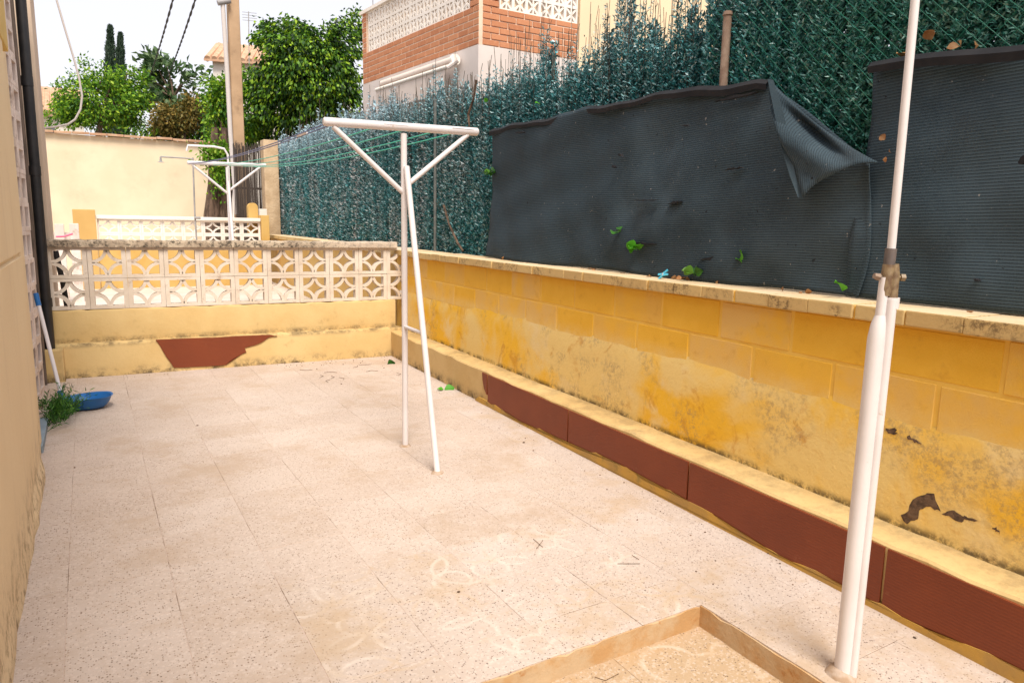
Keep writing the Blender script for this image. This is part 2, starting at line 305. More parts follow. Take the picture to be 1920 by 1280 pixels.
def bx(bm, x0, x1, y0, y1, z0, z1):
    vs_ = [bm.verts.new(p) for p in ((x0, y0, z0), (x1, y0, z0), (x1, y1, z0), (x0, y1, z0), (x0, y0, z1), (x1, y0, z1), (x1, y1, z1), (x0, y1, z1))]
    for f in ((0, 3, 2, 1), (4, 5, 6, 7), (0, 1, 5, 4), (1, 2, 6, 5), (2, 3, 7, 6), (3, 0, 4, 7)): bm.faces.new([vs_[i] for i in f])
    return vs_
def hexa(bm, pts):                                     # 8 points: bottom four, top four
    vs_ = [bm.verts.new(p) for p in pts]
    for f in ((0, 3, 2, 1), (4, 5, 6, 7), (0, 1, 5, 4), (1, 2, 6, 5), (2, 3, 7, 6), (3, 0, 4, 7)): bm.faces.new([vs_[i] for i in f])
def bevel(bm, w_, seg=2): bmesh.ops.bevel(bm, geom=bm.edges[:], offset=w_, segments=seg, affect='EDGES', profile=.6)
def box_me(name, x0, x1, y0, y1, z0, z1, bv=0, seg=2):
    bm = bmesh.new(); bx(bm, x0, x1, y0, y1, z0, z1)
    if bv: bevel(bm, bv, seg)
    return from_bm(bm, name)
def tube(bm, pts, r, seg=12, cap=True):
    pts = [Vector(p) for p in pts]; rs = r if isinstance(r, (list, tuple)) else [r] * len(pts); rings = []
    t0 = (pts[1] - pts[0]).normalized(); ref = Vector((0, 0, 1)) if abs(t0.z) < .9 else Vector((1, 0, 0)); a = t0.cross(ref).normalized()
    for i, p in enumerate(pts):
        t = (pts[min(i + 1, len(pts) - 1)] - pts[max(i - 1, 0)]).normalized()
        a = (a - t * a.dot(t)).normalized(); b = t.cross(a)
        rings.append([bm.verts.new(p + (a * math.cos(q) + b * math.sin(q)) * rs[i]) for q in (2 * math.pi * k / seg for k in range(seg))])
    for i in range(len(rings) - 1):
        for k in range(seg): bm.faces.new((rings[i][k], rings[i][(k + 1) % seg], rings[i + 1][(k + 1) % seg], rings[i + 1][k]))
    if cap: bm.faces.new(rings[0][::-1]); bm.faces.new(rings[-1])
def tube_o(name, pts, r, mat, parent=None, seg=12, cap=True):
    bm = bmesh.new(); tube(bm, pts, r, seg, cap); o = link(name, from_bm(bm, name, True), mat)
    return child(o, parent) if parent else o
def bar(bm, p0, p1, wd, th, nrm):                      # flat bar between two points
    p0, p1, nrm = Vector(p0), Vector(p1), Vector(nrm).normalized(); t = (p1 - p0).normalized(); s = t.cross(nrm) * wd / 2; n2 = nrm * th / 2
    hexa(bm, [p0 - s - n2, p0 + s - n2, p1 + s - n2, p1 - s - n2, p0 - s + n2, p0 + s + n2, p1 + s + n2, p1 - s + n2])
def part(name, me, mat, parent): return child(link(name, me, mat), parent)
def raw(name, V_, Fq, mat, parent=None, smooth=False):   # big arrays: verts (n,3), faces (m,k)
    me = bpy.data.meshes.new(name); V_ = np.asarray(V_, np.float32); Fq = np.asarray(Fq, np.int32); nf, k = Fq.shape
    me.vertices.add(len(V_)); me.vertices.foreach_set('co', V_.ravel()); me.loops.add(nf * k); me.loops.foreach_set('vertex_index', Fq.ravel())
    me.polygons.add(nf); me.polygons.foreach_set('loop_start', np.arange(nf, dtype=np.int32) * k)
    if smooth: me.polygons.foreach_set('use_smooth', np.ones(nf, bool))
    me.update(calc_edges=True)
    o = link(name, me, mat)
    return child(o, parent) if parent else o
def unit(a): return a / np.maximum(np.linalg.norm(a, axis=1, keepdims=True), 1e-9)
def leaves(name, P, D, L, W, mat, parent=None, droop=.25, kind='stuff', twist=None):
    n = len(P); D = unit(D); rnd = unit(rng.normal(size=(n, 3))) if twist is None else twist
    S = unit(np.cross(D, rnd)); Nn = np.cross(S, D); L = np.broadcast_to(L, (n,))[:, None]; W = np.broadcast_to(W, (n,))[:, None]
    mid = P + D * L * .5 + Nn * L * .12; tip = P + D * L - Nn * L * droop * .4
    V_ = np.stack([P, mid + S * W / 2, tip, mid - S * W / 2], 1).reshape(-1, 3)
    o = raw(name, V_, np.arange(n * 4).reshape(n, 4), mat, parent)
    if kind: o['kind'] = kind
    return o
A, B = 2.412, .043                                    # face of the yellow wall: X = A + B*Y
def wx(y, o=0.): return A + o + B * y
AL = 2.25                                             # front of the ledge at its foot
# ================================================================== GROUND
bm = bmesh.new(); bx(bm, -300, 300, -60, 500, -.6, -.2)
tag(link('ground', from_bm(bm, 'ground'), 'ground'), kind='structure')
TX, TY, X0, Y0, G = .331, .328, .519, 2.478, .0022
STEP_X, STEP_Y, LOW = 1.782, 1.64, -.082
bm = bmesh.new(); bx(bm, -.5, 2.75, STEP_Y + .002, 6.9, -.2, -.0009); bx(bm, STEP_X + .002, 2.75, -1.2, STEP_Y + .002, -.2, -.0009)
floor = tag(link('patio_floor', from_bm(bm, 'patio_floor'), 'grout'), kind='structure')
tile_cache = {}
def tile(x0, x1, y0, y1, z, parent, mat):
    wx_, wy_ = round(x1 - x0, 4), round(y1 - y0, 4)
    key = (wx_, wy_, mat)
    if key not in tile_cache:
        bm = bmesh.new(); g = random.uniform(.0004, .0011); bx(bm, -wx_ / 2 + g, wx_ / 2 - g, -wy_ / 2 + g, wy_ / 2 - g, -.02, 0)
        bevel(bm, .0012, 1); me = from_bm(bm, 'tile'); me.materials.append(MAT[mat]); tile_cache[key] = me
    o = link('tile', tile_cache[key]); o.parent = parent
    o.location = ((x0 + x1) / 2, (y0 + y1) / 2, z + random.uniform(-.0002, .0012)); o.rotation_euler = (random.gauss(0, .0012), random.gauss(0, .0012), random.gauss(0, .0015))
for i in range(-3, 7):
    for j in range(-12, 14):
        x0, x1, y0, y1 = X0 + i * TX, X0 + (i + 1) * TX, Y0 + j * TY, Y0 + (j + 1) * TY
        if x0 > wx(y0, -.1) or y0 > 6.72 or y1 < -.6: continue
        if y1 <= STEP_Y and x1 <= STEP_X: continue
        if y0 < STEP_Y - .01:
            if x0 < STEP_X - .01 and y1 > STEP_Y: y0 = STEP_Y
            elif x0 < STEP_X: x0 = STEP_X
        if x0 < STEP_X < x1 and y0 < STEP_Y: x0 = STEP_X
        if y1 - y0 < .03 or x1 - x0 < .03: continue
        x0 = max(x0, -.34)
        pale = (y1 < Y0 + .02 and x0 > .3) or (x0 > 1.8 and y0 < 2.9) or (x0 > 2.1 and y0 < 5)
        tile(x0, x1, y0, y1, 0, floor, (('tile_pale' if x0 < 1.6 else 'tile_side') if pale else 'tile'))
tile(STEP_X, X0 + 4 * TX, Y0 - 3 * TY, STEP_Y, 0, floor, 'tile_pale')
bm = bmesh.new(); bx(bm, -.5, STEP_X, -1.6, STEP_Y, -.25, LOW - .0035)
low = tag(link('lower_floor', from_bm(bm, 'lower_floor'), 'grout'), kind='structure')
for i in range(-3, 5):
    for j in range(0, 9):
        x1 = 1.72 - i * TX; y1 = 1.52 - j * TY + (.12 if j == 0 else 0)
        if i == -3 or x1 < -.2: continue
        x0 = x1 - TX; 
        if i == 0: x1 = STEP_X
        if i < 0: continue
        tile(x0, x1, 1.52 - (j + 1) * TY, y1, LOW, low, 'tile_low')
def wavy_strip(name, p0, p1, z0, z1, th, mat, n=40, amp=.006):
    bm = bmesh.new(); p0, p1 = Vector((*p0, 0)), Vector((*p1, 0)); t = (p1 - p0).normalized(); nr = Vector((t.y, -t.x, 0)); rows = []
    for k in range(n + 1):
        c = p0.lerp(p1, k / n); o1, o2, o3 = (random.gauss(0, amp) for _ in range(3))
        rows.append([bm.verts.new((*(c + nr * (th + o1 * .5)).xy, z0)), bm.verts.new((*(c + nr * (th + o3 * .4)).xy, (z0 + z1) / 2)), bm.verts.new((*(c + nr * (th * .9 + o2 * .3)).xy, z1 + min(0, o1))), bm.verts.new((*(c - nr * .004).xy, z1 + min(0, o2) * .3)), bm.verts.new((*c.xy, z0))])
    for a_, b2 in zip(rows, rows[1:]):
        for i in range(5): bm.faces.new((a_[i], a_[(i + 1) % 5], b2[(i + 1) % 5], b2[i]))
    bm.faces.new(rows[0]); bm.faces.new(rows[-1][::-1])
    return link(name, from_bm(bm, name, True), mat)
riser = wavy_strip('step_riser', (-.4, STEP_Y + .004), (STEP_X, STEP_Y + .004), LOW - .02, -.004, .008, 'riser', 60, .004); tag(riser, kind='structure')
riser2 = wavy_strip('step_riser', (STEP_X + .004, STEP_Y), (STEP_X + .004, -1.2), LOW - .02, -.004, .008, 'riser', 60, .004)
tag(riser2, kind='structure')
bm = bmesh.new(); bx(bm, -.9, 3.3, 6.95, 17.9, -.2, .15)
tag(link('neighbour_patio', from_bm(bm, 'neighbour_patio'), 'paver'), kind='structure')
bm = bmesh.new(); y0, y1 = -3, 16
hexa(bm, [(wx(y0, .1), y0, -.2), (40, y0, -.2), (40, y1, -.2), (wx(y1, .1), y1, -.2), (wx(y0, .1), y0, 1.03), (40, y0, 1.03), (40, y1, 1.03), (wx(y1, .1), y1, 1.03)])
bx(bm, 3.3, 40, 16.001, 60, -.2, 1.0)
tag(link('raised_garden_soil', from_bm(bm, 'soil'), 'soil'), kind='structure')
# ================================================================== YELLOW GARDEN WALL
wall = empty('garden_wall', (wx(3), 3, 0)); tag(wall, 'low yellow block wall with brick cap and red tiled ledge below the hedge', 'wall')
YA, YB = -1.2, 14.1                                   # extent along Y
def slab(bm, o0, o1, y0, y1, z0, z1):                 # box following the wall line
    hexa(bm, [(wx(y0, o0), y0, z0), (wx(y0, o1), y0, z0), (wx(y1, o1), y1, z0), (wx(y1, o0), y1, z0), (wx(y0, o0), y0, z1), (wx(y0, o1), y0, z1), (wx(y1, o1), y1, z1), (wx(y1, o0), y1, z1)])
bm = bmesh.new(); slab(bm, .0035, .12, YA, YB, -.2, .99); part('core', from_bm(bm, 'core'), 'mortar', wall)
def aligned_box(name, L_, th, h, bv, mat, seg=1):
    me = box_me(name, 0, th, 0, L_, 0, h, bv, seg); me.materials.append(MAT[mat]); return me
ang = -math.atan(B)
BL = .41
bme = [aligned_box('block', BL - .013, .08, .170, .003, 'block'), aligned_box('block', BL - .016, .08, .168, .004, 'block')]
def put(name, me, y, off, z, parent=wall, dz=0):
    o = link(name, me); o.location = (wx(y, off), y, z); o.rotation_euler = (0, random.gauss(0, .003), ang + random.gauss(0, .0012))
    return child(o, parent)
for row, (z, ph) in enumerate(((.812, 1.903), (.630, 1.69))):
    k = -7
    while ph + k * BL < 6.55:
        y = ph + k * BL; k += 1
        put('block', bme[k % 2], y + .006, random.uniform(-.0005, .002), z)
# old render below the blocks, uneven top edge
def relief(y, z): return -.003 * (math.sin(y * 5.1 + z * 3) + math.sin(y * 2.3 - z * 7.7) + .7 * math.sin(y * 11 + z * 13)) * .5 - .006
def sheet(name, off, y0, y1, zlo, zhi, mat, parent, ny=160, nz=14, rough=.004, edge=.02, thick=.012):
    bm = bmesh.new(); G_ = []
    for i in range(ny + 1):
        y = y0 + (y1 - y0) * i / ny; top = zhi(y) if callable(zhi) else zhi; row = []
        for j in range(nz + 1):
            z = zlo + (top - zlo) * j / nz; o = relief(y, z) * min(1, (top - z) / .09) - .0005 if j < nz else .0025
            row.append(bm.verts.new((wx(y, off + o), y, z)))
        G_.append(row)
    for i in range(ny):
        for j in range(nz): bm.faces.new((G_[i][j], G_[i][j + 1], G_[i + 1][j + 1], G_[i + 1][j]))
    me = from_bm(bm, name)
    for p in me.polygons: p.use_smooth = True
    return part(name, me, mat, parent)
ztop = lambda y: .668 + .008 * math.sin(y * 3.1) + .006 * math.sin(y * 7.9 + 1) + .004 * math.sin(y * 23) - .03 * min(1, max(0, (y - 4.2) / 1.5))
sheet('old_render', .0, YA, 6.6, .2, ztop, 'render', wall)
bm = bmesh.new(); slab(bm, -.002, .03, 6.85, YB - .02, .1, .985); part('far_render', from_bm(bm, 'far_render'), 'yellow_far', wall)
# bare patches where the paint has flaked away
def patch(name, pix, plane, th, mat, parent, sub=2, jit=.004):
    P_ = [plane(*p) for p in pix]; pts = []
    for a_, b2 in zip(P_, P_[1:] + P_[:1]):
        for s in range(sub): 
            q = a_.lerp(b2, s / sub)
            if s: q = q + Vector((0, random.gauss(0, jit) if plane is rp else 0, random.gauss(0, jit)))
            pts.append(q)
    return pts
def extrude(name, pts, d, mat, parent):
    bm = bmesh.new(); f = [bm.verts.new(p) for p in pts]; k = [bm.verts.new(Vector(p) + Vector(d)) for p in pts]
    bm.faces.new(f); bm.faces.new(k[::-1])
    for i in range(len(f)): j = (i + 1) % len(f); bm.faces.new((f[i], f[j], k[j], k[i]))
    bmesh.ops.triangulate(bm, faces=[q for q in bm.faces if len(q.verts) > 4]); return part(name, from_bm(bm, name), mat, parent)
rp = lambda x, y: on_x(x, y, A - .007, B)
for pix in ([(1691, 964), (1706, 953), (1712, 936), (1735, 927), (1752, 925), (1764, 958), (1745, 949), (1727, 954), (1722, 972), (1703, 981), (1694, 975)],
            [(1766, 963), (1785, 956), (1800, 964), (1812, 968), (1833, 976), (1808, 973), (1803, 979), (1786, 972)], [(1861, 989), (1868, 988), (1874, 1001), (1866, 997)],
            [(1700, 818), (1712, 822), (1728, 832), (1714, 830)], [(1660, 803), (1676, 802), (1682, 812), (1664, 812)]):
    pp_ = patch('bare_patch', pix, rp, 0, 'bare', wall, 3, .003)
    extrude('bare_patch', [Vector((wx(q.y, relief(q.y, q.z) - .0015), q.y, q.z)) for q in pp_], (.012, 0, 0), 'bare', wall)
# brick cap
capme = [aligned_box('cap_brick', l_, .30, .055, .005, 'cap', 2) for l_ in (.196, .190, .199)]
y = YA; k = 0
caps = []
while y < 8.2:
    l_ = (.196, .190, .199)[k % 3]; caps.append(put('cap_brick', capme[k % 3], y, -.045 + random.uniform(-.004, .003), .990 + random.uniform(-.002, .002))); y += .2; k += 1
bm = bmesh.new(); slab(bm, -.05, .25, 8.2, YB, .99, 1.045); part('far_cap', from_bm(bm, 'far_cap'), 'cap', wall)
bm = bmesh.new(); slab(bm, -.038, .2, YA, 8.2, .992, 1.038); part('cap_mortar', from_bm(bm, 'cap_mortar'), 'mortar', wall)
# ledge with red tiles behind broken render
def lx(y, o=0.): return AL + o + B * y
led = empty('ledge', (lx(3), 3, 0)); child(led, wall)
bm = bmesh.new(); n = 60; rows = []
for i in range(n + 1):
    y = YA + (6.66 - YA) * i / n; j1, j2 = random.gauss(0, .0025), random.gauss(0, .003)
    rows.append([bm.verts.new(p) for p in ((lx(y, .008), y, -.15), (lx(y, .002 + j1), y, .243 + j2), (lx(y, .010 + j1), y, .252 + j2), (wx(y, .05), y, .262), (wx(y, .05), y, -.15))])
for a_, b2 in zip(rows, rows[1:]):
    for i in range(5): bm.faces.new((a_[i], a_[(i + 1) % 5], b2[(i + 1) % 5], b2[i]))
bm.faces.new(rows[0]); bm.faces.new(rows[-1][::-1])
part('ledge_render', from_bm(bm, 'ledge_render', True), 'plinth', led)
# red tiles: faces stand 6 mm proud of the ledge; lower edge is cut by an ochre smear of render
def lp(o): return lambda x, y: on_x(x, y, AL + o, B)
YJ = [4.40, 3.32, 2.285, 1.30, .32, -.66]
def tile_band(y0, y1, zt, zb):                          # zb: function of y
    pts = [Vector((lx(y0, -.006), y0, zt))]; n_ = 14
    pts.append(Vector((lx(y1, -.006), y1, zt)))
    for i in range(n_ + 1):
        y = y1 + (y0 - y1) * i / n_; pts.append(Vector((lx(y, -.006), y, zb(y))))
    return pts
zb = lambda y: .034 + .02 * math.sin(y * 2.7 + .6) * (1 if y > 1.4 else .5) + .009 * math.sin(y * 9.2) + .006 * math.sin(y * 21.3)
for a_, b2 in zip(YJ, YJ[1:]): extrude('red_tile', tile_band(b2 + .006, a_ - .006, .236, zb), (.016, 0, 0), 'red', led)
extrude('red_tile', [Vector((lx(q[0], -.006), q[0], q[1])) for q in ((4.412, .236), (4.492, .236), (4.482, .18), (4.455, .12), (4.412, .085))], (.016, 0, 0), 'red', led)
sm = []                                                 # smear in front of the tile foot
for i in range(81):
    y = 4.55 + (-1.0 - 4.55) * i / 80; sm.append(Vector((lx(y, -.009), y, max(.012, zb(y) + .004 + .004 * math.sin(y * 40)))))
pts = sm + [Vector((lx(-1.0, -.009), -1.0, -.01)), Vector((lx(4.62, -.009), 4.62, -.01))]
extrude('render_smear', pts, (.019, 0, 0), 'patch_edge', led)
# ================================================================== BALUSTRADE BETWEEN THE PATIOS
BF, BS = 6.712, -.0543                                   # front foot: Y = BF + BS*X
def by(x, o=0.): return BF + o + BS * x
bal = empty('balustrade', (1.1, by(1.1, .1), 0)); tag(bal, 'pierced white block balustrade on a stepped yellow plinth with a torn red patch', 'balustrade')
def bslab(x0, x1, o0, o1, z0, z1, mat, name, n=50, amp=.003, parent=bal):
    bm = bmesh.new(); rows = []
    for i in range(n + 1):
        x = x0 + (x1 - x0) * i / n; a1, a2, a3 = (random.gauss(0, amp) for _ in range(3))
        rows.append([bm.verts.new(p) for p in ((x, by(x, o0), z0), (x, by(x, o0 + a1), z1 - .02), (x, by(x, o0 + .006 + a1), z1 - .006 + a2 * .5), (x, by(x, o0 + .02), z1 + a2), (x, by(x, o1 - .01), z1 + a3), (x, by(x, o1), z1 - .01), (x, by(x, o1), z0))])
    for a_, b2 in zip(rows, rows[1:]):
        for i in range(7): bm.faces.new((a_[i], a_[(i + 1) % 7], b2[(i + 1) % 7], b2[i]))
    bm.faces.new(rows[0]); bm.faces.new(rows[-1][::-1])
    return part(name, from_bm(bm, name, True), mat, parent)
bslab(-.38, 2.66, 0, .3, -.15, .28, 'plinth', 'lower_step', 60, .002)
bslab(-.33, 2.62, .1, .27, .275, .552, 'plinth', 'upper_step', 60, .004)
bp = lambda x, y: on_y(x, y, BF - .008, BS)
pix = [(292, 637), (400, 633), (470, 629), (503, 628), (520, 629.5), (505, 632), (490, 642), (470, 649), (459, 652), (462, 660), (447, 667), (430, 677), (424, 684), (375, 687), (326, 689), (318, 676), (308, 662), (300, 648)]
extrude('red_tile', patch('red_tile', pix, bp, 0, 'red', bal, 3, .002), (0, .012, 0), 'red', bal)
# pierced block: square frame with four quarter arcs
def screen_block(wd, ht, th, fr=.026, arc=.017, seg=7, fx=None):
    fx = fx or fr
    bm = bmesh.new(); a_, b2 = wd / 2, ht / 2
    bx(bm, -a_, -a_ + fx, -th / 2, th / 2, -b2, b2); bx(bm, a_ - fx, a_, -th / 2, th / 2, -b2, b2)
    bx(bm, -a_ + fx, a_ - fx, -th / 2, th / 2, b2 - fr, b2); bx(bm, -a_ + fx, a_ - fx, -th / 2, th / 2, -b2, -b2 + fr)
    ia, ib = a_ - fx * .7, b2 - fr * .6
    for sx in (-1, 1):
        for sz in (-1, 1):
            cx, cz = sx * ia, sz * ib; pr = None
            for k in range(seg + 1):
                q = math.pi / 2 * k / seg; d = (-sx * math.cos(q), -sz * math.sin(q)); ro, ri = ia + .006, ia - arc
                so_, si_ = ib + .006, ib - arc
                ring = [bm.verts.new((cx + d[0] * ro, y_, cz + d[1] * so_)) for y_ in (-th * .42, th * .42)] + [bm.verts.new((cx + d[0] * ri, y_, cz + d[1] * si_)) for y_ in (th * .42, -th * .42)]
                if pr:
                    for i in range(4): bm.faces.new((pr[i], pr[(i + 1) % 4], ring[(i + 1) % 4], ring[i]))
                else: bm.faces.new(ring)
                pr = ring
            bm.faces.new(pr[::-1])
    me = from_bm(bm, 'screen_block'); return me
PW, PH = .2835, .2575
sbm = screen_block(PW - .002, PH - .002, .085, .025, .019, 8, .034); sbm.materials.append(MAT['screen'])
rzb = math.atan(BS)
for i in range(11):
    for j in range(2):
        x = -.291 + PW * (i + .5)
        if i == 10: x -= .0
        o = link('screen_block', sbm); o.location = (x, by(x, .155) + random.gauss(0, .0015), .553 + PH * (j + .5)); o.rotation_euler = (random.gauss(0, .004), random.gauss(0, .004), rzb + random.gauss(0, .004))
        child(o, bal)
bslab(-.34, 1.10, .085, .255, 1.067, 1.125, 'rail', 'cap_rail', 40, .003); bslab(1.104, 2.64, .085, .255, 1.067, 1.125, 'rail', 'cap_rail', 40, .003)
cp = tag(link('corner_block', box_me('corner_block', -.375, -.222, 6.60, 6.735, -.05, .265, .012, 2), 'plinth'), 'small yellow plaster block at the foot of the black downpipe', 'block')
# ================================================================== LEFT HOUSE
hw = empty('house_wall', (-.4, 2, 0)); tag(hw, 'pale yellow rendered house wall with a horizontal groove along the left of the patio', 'wall')
bm = bmesh.new(); rows = []
prof = [(-.7, -.2), (-.262, -.2), (-.268, .05), (-.274, .12), (-.275, 1.118), (-.287, 1.124), (-.287, 1.136), (-.275, 1.142), (-.275, 2.10), (-.7, 2.10)]
ys = [-2 + 6.15 * i / 40 for i in range(41)]
for y in ys: rows.append([bm.verts.new((px_ + (random.gauss(0, .0035) if pz < .06 and px_ > -.5 else random.gauss(0, .0008)), y, pz)) for px_, pz in prof])
np_ = len(prof)
for a_, b2 in zip(rows, rows[1:]):
    for i in range(np_): bm.faces.new((a_[i], a_[(i + 1) % np_], b2[(i + 1) % np_], b2[i]))
bm.faces.new(rows[0]); bm.faces.new(rows[-1][::-1])
part('wall', from_bm(bm, 'wall'), 'house', hw)
part('lintel', box_me('lintel', -.7, -.268, -2, 4.42, 2.102, 3.0, .008), 'lintel', hw)
bm = bmesh.new()
for k in range(14): pass
tube(bm, [(-.343, 4.15, -.1), (-.343, 4.15, 2.1)], .0665, 24); part('rounded_corner', from_bm(bm, 'rounded_corner', True), 'house', hw)
part('back_wall', box_me('back_wall', -.9, -.56, 4.1, 6.9, -.2, 3.1), 'brown_dark', hw); part('return_wall', box_me('return_wall', -.56, -.30, 4.22, 4.72, -.2, 3.1), 'house', hw)  # back wall coloured dark to stand for the shaded interior behind the lattice
ls = empty('lattice_screen', (-.38, 6, 0)); tag(ls, 'tall grimy white lattice screen set into the house wall beside the downpipe', 'screen')
bm = bmesh.new(); t_ = .06
for (x0, x1, z0, z1) in ((-.125, -.085, -.1, .1), (.085, .125, -.1, .1), (-.085, .085, .07, .1), (-.085, .085, -.1, -.07)): bx(bm, -t_ / 2, t_ / 2, x0, x1, z0, z1)
lbm = from_bm(bm, 'lattice_block'); lbm.materials.append(MAT['old_screen'])
for i in range(7):
    for j in range(15):
        o = link('lattice_block', lbm); yv = 4.78 + .251 * i; o.location = (-.368 - (6.6 - yv) * .075 + random.gauss(0, .002), yv, .1 + .201 * j); o.rotation_euler.z = -.075; child(o, ls)
dc = tag(link('timber_jamb', box_me('jamb', -.44, -.345, 6.54, 6.66, -.1, 3.15, .006), 'brown_dark'), 'dark weathered upright jamb between lattice screen and downpipe', 'post')
dp = empty('downpipe', (-.31, 6.69, .26)); tag(dp, 'black plastic downpipe running up the house corner', 'pipe')
tube_o('pipe', [(-.312, 6.69, .262), (-.309, 6.70, 1.2), (-.306, 6.70, 2.2), (-.302, 6.70, 3.2)], .036, 'black', dp, 16)
for z in (.60, 1.62, 2.28): tube_o('collar', [(-.309, 6.70, z), (-.309, 6.70, z + .07)], .041, 'black', dp, 16)
nw = tag(link('neighbour_house_wall', box_me('nwall', -.9, -.255, 7.02, 7.72, -.1, 3.6, .01), 'neighbour'), 'pale pinkish corner of the neighbouring house behind the downpipe', 'wall')
hs = tag(tube_o('black_hose', [on_y(104, 470, 7.3), on_y(118, 530, 7.3), on_y(130, 600, 7.3), Vector((on_y(130, 600, 7.3).x + .05, 7.3, .14))], .022, 'black'), 'black hose hanging behind the pierced balustrade', 'hose')
st = tag(link('threshold_stone', box_me('stone', -.36, -.290, 4.62, 5.28, -.02, .042, .004), 'slate'), 'blue grey threshold stone at the foot of the house wall', 'stone')
# ================================================================== DUSTPAN
pn = empty('dustpan', (-.08, 5.82, 0)); tag(pn, 'blue long handled dustpan leaning on the lattice screen by the weeds', 'dustpan')
bm = bmesh.new(); NS = 28; rings = []
for (rx, ry, z, oy) in ((.09, .07, .002, 0), (.125, .10, .012, 0), (.155, .125, .045, 0), (.172, .14, .078, 0), (.18, .146, .083, 0), (.168, .134, .079, 0), (.145, .112, .045, 0), (.115, .085, .012, 0)):
    rings.append([bm.verts.new((rx * math.cos(q) + .0, ry * math.sin(q) + oy, z + .018 * math.cos(q) * (z > .05) - (.03 * max(0, math.cos(q) - .6) * (z > .05)))) for q in (2 * math.pi * k / NS for k in range(NS))])
for a_, b2 in zip(rings, rings[1:]):
    for k in range(NS): bm.faces.new((a_[k], a_[(k + 1) % NS], b2[(k + 1) % NS], b2[k]))
bm.faces.new(rings[0][::-1]); bm.faces.new(rings[-1])
o = part('pan', from_bm(bm, 'pan', True), 'blue', pn); o.location = (-.085, 5.62, 0.0); o.matrix_parent_inverse = parent_matrix(pn).inverted(); o.rotation_euler.z = rad(-30)
htop = on_x(67, 550, -.330); hb = Vector((-.225, 5.70, .085))
tube_o('handle', [hb, hb.lerp(htop, .9)], .0125, 'handle_white', pn); tube_o('grip', [hb.lerp(htop, .88), htop], .0165, 'blue', pn); tube_o('socket', [hb - (htop - hb) * .04, hb.lerp(htop, .05)], .019, 'blue', pn)
# weeds
wd = empty('weed_tuft', (-.27, 5.4, 0)); tag(wd, 'green feathery weeds growing from the joint beside the blue dustpan', 'weed')
n = 900; base = np.stack([rng.normal(-.255, .035, n), rng.normal(5.40, .14, n), np.zeros(n)], 1)
P_, D_ = [], []
for s in range(110):
    b0 = np.array([-.265 + rng.normal(0, .035), 5.45 + rng.normal(0, .15), 0]); d = np.array([rng.normal(.28, .38), rng.normal(-.15, .45), 1.0]); d /= np.linalg.norm(d); Ls = rng.uniform(.08, .27) * (1 if b0[1] < 5.6 else 1.1)
    for q in range(14):
        u = (q + 1) / 14; p = b0 + d * Ls * u + np.array([.10, -.05, -.12]) * u * u * Ls * 2; P_.append(p); D_.append(d + rng.normal(0, .6, 3))
leaves('foliage', np.array(P_), np.array(D_), .045, .006, 'weed', wd)
# ================================================================== CLOTHES RACKS
def rack(loc, dz, label, sc=1.0):
    t = empty('clothes_rack', loc); tag(t, label, 'clothes rack', None)
    x0, y0, z0 = loc; v = lambda dx, dy, z: Vector((x0 + dx, y0 + dy, z0 + z))
    bm = bmesh.new(); tube(bm, [v(-.447, 0, 1.826), v(-.44, 0, 1.826), v(.46, 0, 1.846), v(.467, 0, 1.846)], [.016, .023, .023, .017], 16)
    part('crossbar', from_bm(bm, 'crossbar', True), 'white_paint', t)
    tube_o('post', [v(0, 0, 0), v(.002, 0, 1.80)], .0175, 'white_paint', t, 14)
    tube_o('strut', [v(-.395, 0, 1.805), v(-.008, 0, 1.482)], .0145, 'white_paint', t); tube_o('strut', [v(.40, 0, 1.825), v(.012, 0, 1.515)], .0145, 'white_paint', t)
    tube_o('leg', [v(-.025, -.507, 0), v(.006, -.028, 1.62)], .0165, 'white_paint', t, 14)
    tube_o('brace', [v(0, 0, .72), v(-.010, -.295, .72)], .010, 'white_paint', t)
    for (dx, z) in ((-.05, 1.849), (.36, 1.862)): part('clip_strip', box_me('clip', x0 + dx - .07, x0 + dx + .07, y0 - .0238, y0 - .014, z0 + z - .0095, z0 + z - .0065, .0005), 'handle_white', t)
    for (dx, dy) in ((0, 0), (-.025, -.507)):
        bm = bmesh.new(); tube(bm, [v(dx, dy, -.003), v(dx, dy, .003), v(dx, dy, .011)], [.037, .033, .021], 14)
        for q in bm.verts: q.co += Vector((random.gauss(0, .003), random.gauss(0, .003), 0))
        part('mortar_foot', from_bm(bm, 'mortar_foot', True), 'foot', t)
    return t
T1 = Vector((1.55, 3.803, 0)); T2 = Vector((1.545, 9.5, .15))
rack(T1, 0, 'white T shaped clothes rack standing on the terrazzo patio'); rack(T2, 0, 'white T shaped clothes rack behind the pierced balustrade')
offs = [(-.435, 'line_blue'), (-.40, 'line_blue'), (-.16, 'line_green'), (.02, 'line_green'), (.2, 'line_green'), (.33, 'line_green')]
for dx, mt in offs:
    a_, b2 = T1 + Vector((dx, .0, 1.815 + .022 * (dx + .447))), T2 + Vector((dx * .97, 0, 1.82)); pts = []
    for k in range(13):
        u = k / 12; p = a_.lerp(b2, u); p.z -= .05 * 4 * u * (1 - u) * (1 + dx * .3); pts.append(p)
    blue = mt == 'line_blue'
    tag(tube_o('clothes_line', pts, .0036, mt, None, 6), 'dark blue clothes line strung between the two white racks' if blue else 'green clothes line strung between the two white racks', 'clothes line', 'blue clothes lines' if blue else 'green clothes lines')
a_, b2 = T1 + Vector((-.43, 0, 1.815)), T2 + Vector((-.42, 0, 1.82))
tag(tube_o('line_tensioner', [a_.lerp(b2, .07) - Vector((0, 0, .015)), a_.lerp(b2, .105) - Vector((0, 0, .02))], .007, 'handle_white'), 'small white tensioner tube on the blue clothes line', 'tensioner')
